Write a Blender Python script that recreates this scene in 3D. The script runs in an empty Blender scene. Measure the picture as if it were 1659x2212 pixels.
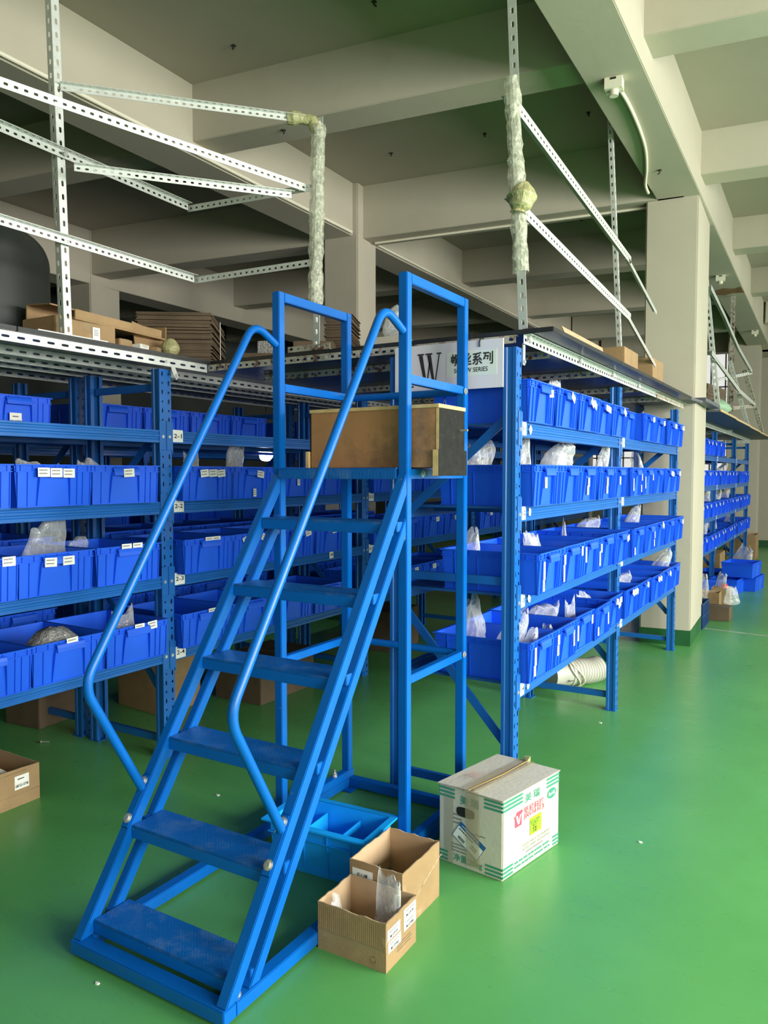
import bpy, bmesh, math, random
from mathutils import Vector, Matrix, noise

# ------------------------------------------------------------------ camera, world, light
S = bpy.context.scene
COL = S.collection
random.seed(7)
cam_d = bpy.data.cameras.new('camera'); cam = bpy.data.objects.new('camera', cam_d); COL.objects.link(cam)
YAW, PITCH = math.radians(30.9), math.radians(2.85)
cam.location = (0, 0, 1.6)
cam.rotation_euler = (math.pi/2 - PITCH, 0, YAW)
cam_d.sensor_width = 36.0; cam_d.sensor_fit = 'AUTO'; cam_d.lens = 36.0*1655/2212
cam_d.clip_start = 0.05; cam_d.clip_end = 120
S.camera = cam
S.view_settings.view_transform = 'Standard'; S.view_settings.look = 'None'
S.view_settings.exposure = 0.0; S.view_settings.gamma = 1.0; S.view_settings.use_curve_mapping = False
cy = S.cycles
cy.max_bounces = 8; cy.diffuse_bounces = 4; cy.glossy_bounces = 3; cy.transmission_bounces = 4
cy.transparent_max_bounces = 24; cy.caustics_reflective = False; cy.caustics_refractive = False
cy.use_denoising = True; cy.sample_clamp_indirect = 6.0

W = bpy.data.worlds.new('sky'); S.world = W; W.use_nodes = True
wn = W.node_tree.nodes['Background']; wn.inputs[0].default_value = (1.0, 0.985, 0.95, 1); wn.inputs[1].default_value = 1.0

def area(name, loc, rot, sx, sy, power, col=(1, 1, 1)):
    l = bpy.data.lights.new(name, 'AREA'); l.shape = 'RECTANGLE'; l.size = sx; l.size_y = sy
    l.energy = power; l.color = col
    o = bpy.data.objects.new(name, l); o.location = loc; o.rotation_euler = rot; COL.objects.link(o); return o
# daylight entering by the windows of the right wall (x = 5.2) and of the wall behind (y = -5)
WIN_R = [(-3.3, 2.6), (0.2, 2.6), (3.7, 2.6), (7.2, 2.6), (10.7, 2.6), (14.2, 2.6)]     # centre y, width
WIN_B = [(0.4, 2.6), (3.4, 1.6)]                # centre x, width
DAY = (1.0, 0.985, 0.91)
for y, w in WIN_R:
    area('window_daylight', (5.32, y, 2.3), (0, math.radians(65), 0), 2.6, w, {-3.3: 190, 0.2: 520, 3.7: 820, 7.2: 320}.get(y, 235), DAY)
for x, w in WIN_B:
    area('window_daylight', (x, -5.12, 2.3), (math.radians(62), 0, 0), w, 2.6, {0.4: 24, 3.4: 66}.get(x, 6), DAY)

# ------------------------------------------------------------------ materials
MATS = {}
def nodes_of(name):
    m = bpy.data.materials.new(name); m.use_nodes = True
    nt = m.node_tree; b = nt.nodes['Principled BSDF']; MATS[name] = m
    return m, nt, b
def lk(nt, a, b): nt.links.new(a, b)
def mat(name, col, rough=0.5, metal=0.0, spec=0.5, var=0.0, vscale=8.0, col2=None, bump=0.0, bscale=60.0,
        alpha=None, wear=None, wscale=18.0, wlo=0.62, whi=0.72, coat=0.0):
    m, nt, b = nodes_of(name)
    b.inputs['Roughness'].default_value = rough; b.inputs['Metallic'].default_value = metal
    b.inputs['Specular IOR Level'].default_value = spec
    b.inputs['Coat Weight'].default_value = coat
    tc = nt.nodes.new('ShaderNodeTexCoord')
    src = None
    if var > 0 or col2:
        n = nt.nodes.new('ShaderNodeTexNoise'); n.inputs['Scale'].default_value = vscale; n.inputs['Detail'].default_value = 5
        lk(nt, tc.outputs['Object'], n.inputs['Vector'])
        r = nt.nodes.new('ShaderNodeValToRGB')
        c2 = col2 or tuple(c*(1-var) for c in col)
        r.color_ramp.elements[0].position = .35; r.color_ramp.elements[1].position = .68
        r.color_ramp.elements[0].color = (*c2, 1); r.color_ramp.elements[1].color = (*col, 1)
        lk(nt, n.outputs['Fac'], r.inputs['Fac']); src = r.outputs['Color']
    if wear:
        n = nt.nodes.new('ShaderNodeTexNoise'); n.inputs['Scale'].default_value = wscale; n.inputs['Detail'].default_value = 8
        n.inputs['Roughness'].default_value = .7
        lk(nt, tc.outputs['Object'], n.inputs['Vector'])
        r = nt.nodes.new('ShaderNodeValToRGB'); r.color_ramp.elements[0].position = wlo; r.color_ramp.elements[1].position = whi
        lk(nt, n.outputs['Fac'], r.inputs['Fac'])
        mx = nt.nodes.new('ShaderNodeMix'); mx.data_type = 'RGBA'
        lk(nt, r.outputs['Color'], mx.inputs['Factor'])
        if src: lk(nt, src, mx.inputs['A'])
        else: mx.inputs['A'].default_value = (*col, 1)
        mx.inputs['B'].default_value = (*wear, 1); src = mx.outputs['Result']
    if src: lk(nt, src, b.inputs['Base Color'])
    else: b.inputs['Base Color'].default_value = (*col, 1)
    if bump > 0:
        n = nt.nodes.new('ShaderNodeTexNoise'); n.inputs['Scale'].default_value = bscale; n.inputs['Detail'].default_value = 4
        lk(nt, tc.outputs['Object'], n.inputs['Vector'])
        bp = nt.nodes.new('ShaderNodeBump'); bp.inputs['Strength'].default_value = bump; bp.inputs['Distance'].default_value = .01
        lk(nt, n.outputs['Fac'], bp.inputs['Height']); lk(nt, bp.outputs['Normal'], b.inputs['Normal'])
    if alpha is not None: b.inputs['Alpha'].default_value = alpha
    return m

M_floor, nt, b = nodes_of('green_epoxy')
tc = nt.nodes.new('ShaderNodeTexCoord')
def tex(nt, kind, scale, vec, detail=5, rough=.6, stretch=None):
    if stretch:
        mp = nt.nodes.new('ShaderNodeMapping'); mp.inputs['Scale'].default_value = stretch; mp.inputs['Rotation'].default_value = (0, 0, .6)
        lk(nt, vec, mp.inputs['Vector']); vec = mp.outputs['Vector']
    n = nt.nodes.new(kind); n.inputs['Scale'].default_value = scale
    if 'Detail' in n.inputs: n.inputs['Detail'].default_value = detail
    if 'Roughness' in n.inputs: n.inputs['Roughness'].default_value = rough
    lk(nt, vec, n.inputs['Vector']); return n
def ramp(nt, fac, p0, c0, p1, c1):
    r = nt.nodes.new('ShaderNodeValToRGB'); e = r.color_ramp.elements
    e[0].position = p0; e[1].position = p1; e[0].color = (*c0, 1); e[1].color = (*c1, 1)
    lk(nt, fac, r.inputs['Fac']); return r
def mix(nt, fac, a, bcol):
    mx = nt.nodes.new('ShaderNodeMix'); mx.data_type = 'RGBA'
    lk(nt, fac, mx.inputs['Factor'])
    for s, v in (('A', a), ('B', bcol)):
        if isinstance(v, tuple): mx.inputs[s].default_value = (*v, 1)
        else: lk(nt, v, mx.inputs[s])
    return mx.outputs['Result']
n1 = tex(nt, 'ShaderNodeTexNoise', 1.1, tc.outputs['Object'])
base = ramp(nt, n1.outputs['Fac'], .3, (.082, .32, .086), .7, (.106, .375, .108)).outputs['Color']
n2 = tex(nt, 'ShaderNodeTexNoise', 5.0, tc.outputs['Object'], 10, .75, (1, 3.2, 1))
base = mix(nt, ramp(nt, n2.outputs['Fac'], .62, (0, 0, 0), .85, (.4, .4, .4)).outputs['Color'], base, (.18, .34, .19))
n3 = tex(nt, 'ShaderNodeTexNoise', 38.0, tc.outputs['Object'], 4, .6)
base = mix(nt, ramp(nt, n3.outputs['Fac'], .74, (0, 0, 0), .80, (.35, .35, .35)).outputs['Color'], base, (.50, .52, .42))
lk(nt, base, b.inputs['Base Color'])
lk(nt, ramp(nt, n2.outputs['Fac'], .3, (.24, .24, .24), .8, (.42, .42, .42)).outputs['Color'], b.inputs['Roughness'])
n4 = tex(nt, 'ShaderNodeTexNoise', 2.2, tc.outputs['Object'], 2)
bp = nt.nodes.new('ShaderNodeBump'); bp.inputs['Strength'].default_value = .12; bp.inputs['Distance'].default_value = .02
lk(nt, n4.outputs['Fac'], bp.inputs['Height']); lk(nt, bp.outputs['Normal'], b.inputs['Normal'])

M_plaster = mat('limewash_plaster', (.455, .42, .338), .85, var=.06, vscale=1.3, bump=.12, bscale=14, wear=(.40, .37, .29), wscale=2.2, wlo=.55, whi=.8)
M_slab = mat('ceiling_plaster', (.37, .335, .268), .88, var=.07, vscale=.9, bump=.1, bscale=10)
M_skirt = mat('green_skirting_paint', (.012, .11, .03), .45, var=.3, vscale=7, wear=(.09, .2, .1), wscale=12)
M_glass, nt, b = nodes_of('window_glass')
b.inputs['Base Color'].default_value = (.95, 1, .98, 1); b.inputs['Roughness'].default_value = .03; b.inputs['Alpha'].default_value = .12
M_ladder = mat('ladder_blue_paint', (.0015, .130, .54), .32, spec=.38, var=.12, vscale=5, wear=(.32, .38, .48), wscale=30, wlo=.69, whi=.73)
# tread: checker-plate bump plus worn dusty film
M_tread, nt, b = nodes_of('checker_plate_paint')
tc = nt.nodes.new('ShaderNodeTexCoord')
nz = tex(nt, 'ShaderNodeTexNoise', 9, tc.outputs['Object'], 9, .72)
col = mix(nt, ramp(nt, nz.outputs['Fac'], .50, (0, 0, 0), .80, (.5, .5, .5)).outputs['Color'], (.003, .115, .44), (.18, .29, .42))
lk(nt, col, b.inputs['Base Color']); b.inputs['Roughness'].default_value = .34
def wave(ang, sc):
    mp = nt.nodes.new('ShaderNodeMapping'); mp.inputs['Rotation'].default_value = (0, 0, ang); lk(nt, tc.outputs['Object'], mp.inputs['Vector'])
    w = nt.nodes.new('ShaderNodeTexWave'); w.inputs['Scale'].default_value = sc; lk(nt, mp.outputs['Vector'], w.inputs['Vector']); return w
wa, wb = wave(.78, 34), wave(-.78, 34)
ck = nt.nodes.new('ShaderNodeTexChecker'); ck.inputs['Scale'].default_value = 36; lk(nt, tc.outputs['Object'], ck.inputs['Vector'])
mm = nt.nodes.new('ShaderNodeMix'); mm.data_type = 'FLOAT'; lk(nt, ck.outputs['Fac'], mm.inputs['Factor'])
lk(nt, wa.outputs['Fac'], mm.inputs['A']); lk(nt, wb.outputs['Fac'], mm.inputs['B'])
rp = ramp(nt, mm.outputs['Result'], .55, (0, 0, 0), .85, (1, 1, 1))
bp = nt.nodes.new('ShaderNodeBump'); bp.inputs['Strength'].default_value = .3; bp.inputs['Distance'].default_value = .0015
lk(nt, rp.outputs['Color'], bp.inputs['Height']); lk(nt, bp.outputs['Normal'], b.inputs['Normal'])

M_rack = mat('rack_blue_paint', (.010, .125, .46), .32, spec=.5, var=.10, vscale=3, wear=(.25, .33, .42), wscale=34, wlo=.74, whi=.78)
M_shelf = mat('shelf_panel_paint', (.010, .095, .34), .4, var=.15, vscale=6)
M_bin = mat('blue_polypropylene', (.012, .118, .84), .36, spec=.45, var=.08, vscale=4)
M_crate = mat('sky_blue_plastic', (.008, .37, 1.0), .34, spec=.5, var=.05, vscale=6)
M_zinc = mat('galvanised_steel', (.74, .76, .74), .42, metal=.45, var=.10, vscale=22, wear=(.52, .55, .54), wscale=40, wlo=.55, whi=.7)
M_rust = mat('rusty_painted_steel', (.56, .53, .46), .6, metal=.2, var=.1, vscale=18, wear=(.16, .055, .02), wscale=24, wlo=.50, whi=.62)
M_bolt = mat('bolt_steel', (.72, .72, .70), .3, metal=.7)
M_deck = mat('dark_film_plywood', (.030, .032, .036), .30, var=.3, vscale=7, wear=(.10, .09, .08), wscale=11, wlo=.6, whi=.75)
M_deckgrey = mat('grey_film_plywood', (.10, .105, .12), .5, var=.2, vscale=7, wear=(.2, .18, .15), wscale=11, wlo=.62, whi=.8)
M_plyedge = mat('plywood_edge', (.62, .44, .22), .7, var=.25, vscale=50)
M_white = mat('white_label_paper', (.82, .82, .78), .55)
M_ink = mat('black_ink', (.015, .015, .017), .5)
M_inkgrey = mat('grey_print', (.22, .22, .22), .6)
M_greenink = mat('green_print', (.04, .26, .17), .6)
M_redink = mat('red_print', (.60, .07, .13), .6)
M_lime = mat('lime_label', (.36, .62, .03), .5)
M_navy = mat('navy_print', (.015, .12, .32), .5)
M_carton = mat('brown_cardboard', (.35, .225, .11), .75, var=.14, vscale=10, bump=.15, bscale=90, wear=(.52, .40, .25), wscale=14, wlo=.6, whi=.8)
M_cartin = mat('cardboard_inside', (.50, .35, .21), .8, var=.1, vscale=6, bump=.1, bscale=70)
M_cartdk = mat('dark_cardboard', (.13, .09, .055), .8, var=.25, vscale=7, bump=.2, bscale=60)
M_cartw = mat('white_printed_cardboard', (.59, .565, .475), .6, var=.08, vscale=5, bump=.15, bscale=50, wear=(.42, .375, .27), wscale=6, wlo=.6, whi=.82)
M_tape, nt, b = nodes_of('packing_tape')
b.inputs['Base Color'].default_value = (.50, .42, .26, 1); b.inputs['Roughness'].default_value = .2; b.inputs['Alpha'].default_value = .28
M_bag, nt, b = nodes_of('clear_polythene')
tcb = nt.nodes.new('ShaderNodeTexCoord')
b.inputs['Base Color'].default_value = (.80, .84, .85, 1); b.inputs['Roughness'].default_value = .14; b.inputs['Specular IOR Level'].default_value = .9
lw_ = nt.nodes.new('ShaderNodeLayerWeight'); lw_.inputs['Blend'].default_value = .45
vo = nt.nodes.new('ShaderNodeTexVoronoi'); vo.feature = 'DISTANCE_TO_EDGE'; vo.inputs['Scale'].default_value = 17
nb = tex(nt, 'ShaderNodeTexNoise', 9, tcb.outputs['Object'], 3, .6)
mv = nt.nodes.new('ShaderNodeMix'); mv.data_type = 'VECTOR'; mv.inputs['Factor'].default_value = .12
lk(nt, tcb.outputs['Object'], mv.inputs['A']); lk(nt, nb.outputs['Color'], mv.inputs['B']); lk(nt, mv.outputs['Result'], vo.inputs['Vector'])
cr_ = ramp(nt, vo.outputs['Distance'], 0.0, (.15, .15, .15), .05, (0, 0, 0))
fa = ramp(nt, lw_.outputs['Facing'], .2, (.20, .20, .20), .95, (.66, .66, .66))
ad = nt.nodes.new('ShaderNodeMath'); ad.operation = 'ADD'; ad.use_clamp = True
lk(nt, cr_.outputs['Color'], ad.inputs[0]); lk(nt, fa.outputs['Color'], ad.inputs[1]); lk(nt, ad.outputs['Value'], b.inputs['Alpha'])
bpb = nt.nodes.new('ShaderNodeBump'); bpb.inputs['Strength'].default_value = .6; bpb.inputs['Distance'].default_value = .012
lk(nt, vo.outputs['Distance'], bpb.inputs['Height']); lk(nt, bpb.outputs['Normal'], b.inputs['Normal'])
M_wrap, nt, b = nodes_of('wrapped_film')
tcb = nt.nodes.new('ShaderNodeTexCoord'); nb = tex(nt, 'ShaderNodeTexNoise', 40, tcb.outputs['Object'], 6, .7)
b.inputs['Base Color'].default_value = (.72, .73, .58, 1); b.inputs['Roughness'].default_value = .2; b.inputs['Specular IOR Level'].default_value = .8
rb = ramp(nt, nb.outputs['Fac'], .40, (.25, .25, .25), .65, (.75, .75, .75)); lk(nt, rb.outputs['Color'], b.inputs['Alpha'])
bpb = nt.nodes.new('ShaderNodeBump'); bpb.inputs['Strength'].default_value = .9; bpb.inputs['Distance'].default_value = .01
lk(nt, nb.outputs['Fac'], bpb.inputs['Height']); lk(nt, bpb.outputs['Normal'], b.inputs['Normal'])
M_wrapy = mat('yellow_tape_knot', (.52, .50, .25), .3, var=.3, vscale=20, bump=.8, bscale=50, alpha=.85)
M_bubble = mat('silver_bubble_wrap', (.55, .55, .54), .22, metal=.35, var=.5, vscale=60, bump=1.0, bscale=120)
M_ply = mat('stained_plywood', (.52, .25, .10), .6, var=.3, vscale=2.6, wear=(.085, .062, .042), wscale=3.6, wlo=.47, whi=.74)
M_plyblack = mat('black_film_face', (.016, .017, .017), .75, spec=.2, var=.4, vscale=25, wear=(.09, .09, .09), wscale=40, wlo=.6, whi=.75)
M_pine = mat('raw_plywood_edge', (.70, .48, .22), .6, var=.2, vscale=30)
M_sign = mat('lilac_sign_board', (.80, .76, .88), .5)
M_signpale = mat('pale_sticker_paper', (.82, .86, .84), .45)
M_tank = mat('black_tank_plastic', (.020, .024, .023), .45, var=.3, vscale=2)
M_pvc = mat('cream_pvc', (.72, .69, .56), .4)
M_hose = mat('white_ribbed_hose', (.58, .57, .50), .4, var=.1, vscale=10)
M_blackplastic = mat('black_plastic', (.012, .012, .013), .4)
M_green = mat('pale_green_cloth', (.34, .55, .36), .8, var=.2)
M_redpl = mat('red_plastic', (.7, .03, .03), .4)
M_line = mat('worn_white_floor_paint', (.42, .52, .42), .6, var=.4, vscale=14)
M_rstain = mat('rust_stain', (.30, .15, .06), .8, var=.5, vscale=9)
M_lamp, nt, b = nodes_of('lamp_glow')
b.inputs['Emission Color'].default_value = (.88, .92, 1, 1); b.inputs['Emission Strength'].default_value = 30

# ------------------------------------------------------------------ mesh helpers
class MB:
    def __init__(s): s.v = []; s.f = []; s.m = []; s.sm = []
    def add(s, verts, faces, mi=0, smooth=False, M=None):
        o = len(s.v)
        s.v += [tuple(M @ Vector(p)) for p in verts] if M else [tuple(p) for p in verts]
        for f in faces: s.f.append([i+o for i in f]); s.m.append(mi); s.sm.append(smooth)
        return s
    def box(s, a, b, mi=0, M=None):
        x0, y0, z0 = a; x1, y1, z1 = b
        v = [(x0, y0, z0), (x1, y0, z0), (x1, y1, z0), (x0, y1, z0), (x0, y0, z1), (x1, y0, z1), (x1, y1, z1), (x0, y1, z1)]
        return s.add(v, [(3, 2, 1, 0), (4, 5, 6, 7), (0, 1, 5, 4), (1, 2, 6, 5), (2, 3, 7, 6), (3, 0, 4, 7)], mi, False, M)
    def hexa(s, lo, hi, mi=0, M=None):        # two quads of 4 points
        return s.add(list(lo)+list(hi), [(3, 2, 1, 0), (4, 5, 6, 7), (0, 1, 5, 4), (1, 2, 6, 5), (2, 3, 7, 6), (3, 0, 4, 7)], mi, False, M)
    def bar(s, p0, p1, w, h, up=(0, 0, 1), mi=0):   # rectangular bar along p0-p1
        p0, p1 = Vector(p0), Vector(p1); d = (p1-p0).normalized(); u = Vector(up)
        sd = d.cross(u).normalized(); u = sd.cross(d).normalized()
        c = [sd*a*w/2+u*b*h/2 for a, b in ((-1, -1), (1, -1), (1, 1), (-1, 1))]
        return s.hexa([p0+k for k in c], [p1+k for k in c], mi)
    def tube(s, pts, r, n=12, mi=0, caps=True, radii=None):
        pts = [Vector(p) for p in pts]; rings = []; prev = None
        for i, p in enumerate(pts):
            t = (pts[min(i+1, len(pts)-1)]-pts[max(i-1, 0)]).normalized()
            if prev is None:
                a = Vector((0, 0, 1)) if abs(t.z) < .9 else Vector((1, 0, 0)); u = t.cross(a).normalized()
            else: u = (prev - t*prev.dot(t)).normalized()
            prev = u; w = t.cross(u); rr = radii[i] if radii else r
            rings.append([p+u*math.cos(2*math.pi*k/n)*rr+w*math.sin(2*math.pi*k/n)*rr for k in range(n)])
        v = [q for g in rings for q in g]; f = []
        for i in range(len(pts)-1):
            for k in range(n):
                f.append((i*n+k, i*n+(k+1) % n, (i+1)*n+(k+1) % n, (i+1)*n+k))
        s.add(v, f, mi, True)
        if caps:
            s.add(rings[0], [tuple(range(n))[::-1]], mi); s.add(rings[-1], [tuple(range(n))], mi)
        return s
    def extrude(s, prof, x0, x1, mi=0, M=None, closed=True):   # profile in (y,z) extruded along x
        n = len(prof); v = [(x0, a, b) for a, b in prof]+[(x1, a, b) for a, b in prof]
        f = [(i, (i+1) % n, n+(i+1) % n, n+i) for i in range(n if closed else n-1)]
        if closed: f += [tuple(range(n))[::-1], tuple(range(n, 2*n))]
        return s.add(v, f, mi, False, M)
    def perf(s, u0, u1, v0, v1, holes, P, mi=0, n=4):
        """strip of cells; P(u,v)->point; holes: list of (u centre, half u, half v, v centre, cell u0, cell u1)"""
        for (uc, hu, hv, vc, a, b) in holes:
            out = []
            for k in range(n): out.append((a+(b-a)*k/n, v0))
            for k in range(n): out.append((b, v0+(v1-v0)*k/n))
            for k in range(n): out.append((b-(b-a)*k/n, v1))
            for k in range(n): out.append((a, v1-(v1-v0)*k/n))
            inn = []
            for (x, y) in out:
                t = math.atan2((y-(v0+v1)/2)/(v1-v0), (x-(a+b)/2)/(b-a))
                cu, su = math.cos(t), math.sin(t); e = .55
                inn.append((uc+hu*math.copysign(abs(cu)**e, cu), vc+hv*math.copysign(abs(su)**e, su)))
            N = len(out)
            s.add([P(*q) for q in out]+[P(*q) for q in inn], [(i, (i+1) % N, N+(i+1) % N, N+i) for i in range(N)], mi)
        return s
    def mesh(s, name, mats, bevel=0, seg=2, weld=False, angle=40):
        me = bpy.data.meshes.new(name); me.from_pydata(s.v, [], s.f)
        for m in (mats if isinstance(mats, (list, tuple)) else [mats]): me.materials.append(m)
        me.polygons.foreach_set('material_index', s.m); me.polygons.foreach_set('use_smooth', s.sm)
        if bevel or weld:
            bm = bmesh.new(); bm.from_mesh(me)
            if weld: bmesh.ops.remove_doubles(bm, verts=bm.verts, dist=1e-5)
            if bevel:
                ed = [e for e in bm.edges if len(e.link_faces) == 2 and e.calc_face_angle(0) > math.radians(angle) and not (e.link_faces[0].smooth and e.link_faces[1].smooth)]
                bmesh.ops.bevel(bm, geom=ed, offset=bevel, segments=seg, affect='EDGES', clamp_overlap=True)
            bm.to_mesh(me); bm.free()
        me.update(); return me

def link(name, me, parent=None, loc=None, rot=None):
    o = bpy.data.objects.new(name, me); COL.objects.link(o)
    if parent: o.parent = parent
    if loc: o.location = loc
    if rot: o.rotation_euler = rot
    return o
def build(name, mb, mats, parent=None, bevel=0, seg=2, weld=False, solid=0, loc=None, rot=None):
    o = link(name, mb.mesh(name, mats, bevel, seg, weld), parent, loc, rot)
    if solid:
        md = o.modifiers.new('thickness', 'SOLIDIFY'); md.thickness = solid; md.offset = 0
    return o
def tag(o, label, cat, group=None, kind=None):
    o['label'] = label; o['category'] = cat
    if group: o['group'] = group
    if kind: o['kind'] = kind
    return o
def empty(name, loc, label, cat, group=None, rot=(0, 0, 0)):
    o = bpy.data.objects.new(name, None); o.location = loc; o.rotation_euler = rot; o.empty_display_size = .1; COL.objects.link(o)
    return tag(o, label, cat, group)
def struct(name, mb, mats, bevel=0):
    o = build(name, mb, mats, None, bevel); o['kind'] = 'structure'; return o
def copy_tree(o, parent=None):
    c = o.copy(); COL.objects.link(c)
    if parent: c.parent = parent
    for ch in list(o.children): copy_tree(ch, c)
    return c

_tc = {}
def text_geo(body, bold=0.0):
    k = (body, bold)
    if k not in _tc:
        c = bpy.data.curves.new('lettering', 'FONT'); c.body = body; c.align_x = 'CENTER'; c.align_y = 'CENTER'; c.offset = bold; c.resolution_u = 3
        o = bpy.data.objects.new('lettering', c); COL.objects.link(o)
        bpy.context.view_layer.update()
        dg = bpy.context.evaluated_depsgraph_get()
        me = bpy.data.meshes.new_from_object(o.evaluated_get(dg))
        vs = [tuple(v.co) for v in me.vertices]; fs = [tuple(p.vertices) for p in me.polygons]
        bpy.data.objects.remove(o); bpy.data.curves.remove(c); bpy.data.meshes.remove(me)
        xs = [v[0] for v in vs]; ys = [v[1] for v in vs]; cx, cy_ = (min(xs)+max(xs))/2, (min(ys)+max(ys))/2
        _tc[k] = ([(v[0]-cx, v[1]-cy_) for v in vs], fs, max(xs)-min(xs), max(ys)-min(ys))
    return _tc[k]
def text(mb, body, c, right, up, h=None, w=None, mi=0, bold=0.0):
    vs, fs, tw, th = text_geo(body, bold)
    sy = (h or th*(w/tw))/th; sx = (w/tw) if w else sy
    c, right, up = Vector(c), Vector(right).normalized(), Vector(up).normalized()
    mb.add([c+right*x*sx+up*y*sy for x, y in vs], fs, mi)
def scrib(mb, c, right, up, w, h, rows, mi, rnd, fill=.8):    # illegible small print: broken dashes
    c, right, up = Vector(c), Vector(right).normalized(), Vector(up).normalized()
    for r in range(rows):
        y = h/2-(r+.5)*h/rows; x = -w/2
        while x < w/2*fill:
            l = min(rnd.uniform(.05, .16)*w, w/2-x); t = h/rows*.42
            p = [c+right*(x+a*l)+up*(y+b*t/2) for a, b in ((0, -1), (.85, -1), (.85, 1), (0, 1))]
            mb.add(p, [(0, 1, 2, 3)], mi); x += l*1.05
def quad(mb, c, right, up, w, h, mi=0):
    c, right, up = Vector(c), Vector(right).normalized(), Vector(up).normalized()
    mb.add([c-right*w/2-up*h/2, c+right*w/2-up*h/2, c+right*w/2+up*h/2, c-right*w/2+up*h/2], [(0, 1, 2, 3)], mi)
def slab3(mb, c, right, up, w, h, t, mi=0):          # thin plate standing on a surface
    c, right, up = Vector(c), Vector(right).normalized(), Vector(up).normalized(); n = right.cross(up)
    q = [c-right*w/2-up*h/2, c+right*w/2-up*h/2, c+right*w/2+up*h/2, c-right*w/2+up*h/2]
    mb.hexa(q, [p+n*t for p in q], mi)

# ------------------------------------------------------------------ the building
fl = MB(); fl.add([(-17, -5, 0), (5.2, -5, 0), (5.2, 20, 0), (-17, 20, 0)], [(0, 1, 2, 3)]); struct('floor', fl, M_floor)
ce = MB(); ce.box((-17, -5, 4.66), (5.2, 20, 4.8)); struct('ceiling', ce, M_slab)
def beam_y(right0, left0, zb, y0=-5, y1=18.6, k=-.0165):
    m = MB(); m.hexa([(left0+k*y0, y0, zb), (right0+k*y0, y0, zb), (right0+k*y1, y1, zb), (left0+k*y1, y1, zb)],
                     [(left0+k*y0, y0, 4.68), (right0+k*y0, y0, 4.68), (right0+k*y1, y1, 4.68), (left0+k*y1, y1, 4.68)])
    return struct('ceiling_beam', m, M_plaster, .006)
beam_y(-1.04, -1.41, 4.113); beam_y(-4.40, -4.78, 4.113); beam_y(-8.1, -8.5, 4.0); beam_y(2.1, 1.7, 4.113); beam_y(-12.2, -12.6, 4.1)
def cross(x0, x1, yb, zb, w=.30, k=.135):
    f = lambda x: yb+k*(x+4.45)
    m = MB(); m.hexa([(x0, f(x0), zb), (x1, f(x1), zb), (x1, f(x1)+w, zb), (x0, f(x0)+w, zb)],
                     [(x0, f(x0), 4.67), (x1, f(x1), 4.67), (x1, f(x1)+w, 4.67), (x0, f(x0)+w, 4.67)])
    struct('ceiling_cross_beam', m, M_plaster, .005)
for yb, zb, zr in [(-3.2, 4.113, 4.29), (-.6, 4.22, 4.29), (1.95, 4.22, 4.29), (4.54, 4.22, 4.29), (7.03, 4.113, 4.28), (9.72, 4.22, 4.29), (12.3, 4.22, 4.29), (14.9, 4.22, 4.29), (17.0, 4.113, 4.29)]:
    cross(-4.62, -1.30, yb, zb); cross(-8.35, -4.72, yb, zb); cross(-12.4, -8.3, yb, zb); cross(-1.26, 1.9, yb, zr); cross(1.9, 5.2, yb, zr)
def column(p, skirt=True):       # plan corners, anticlockwise from near-left
    m = MB(); m.hexa([(x, y, .0) for x, y in p], [(x, y, 4.67) for x, y in p]); c = struct('column', m, M_plaster, .012)
    cx = sum(q[0] for q in p)/4; cyy = sum(q[1] for q in p)/4
    q = [(cx+(x-cx)*1.012, cyy+(y-cyy)*1.012) for x, y in p]
    m = MB(); m.hexa([(x, y, .0) for x, y in q], [(x, y, .145) for x, y in q])
    o = build('baseboard_column', m, M_skirt, None, .002); o['kind'] = 'structure'
def col_at(x0, x1, y0, y1): column([(x0, y0), (x1, y0+.04), (x1-.04, y1+.04), (x0-.04, y1)])
col_at(-1.63, -1.18, 7.46, 8.42)
col_at(-4.86, -4.455, 6.86, 7.30)
col_at(-8.62, -8.2, 6.45, 6.95)
col_at(-2.02, -1.44, 16.68, 17.5)
col_at(-5.05, -4.6, 16.0, 16.5)
col_at(1.75, 2.2, 7.9, 8.8); col_at(1.75, 2.2, -1.6, -.7); col_at(-1.55, -1.1, -2.2, -1.3)

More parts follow.
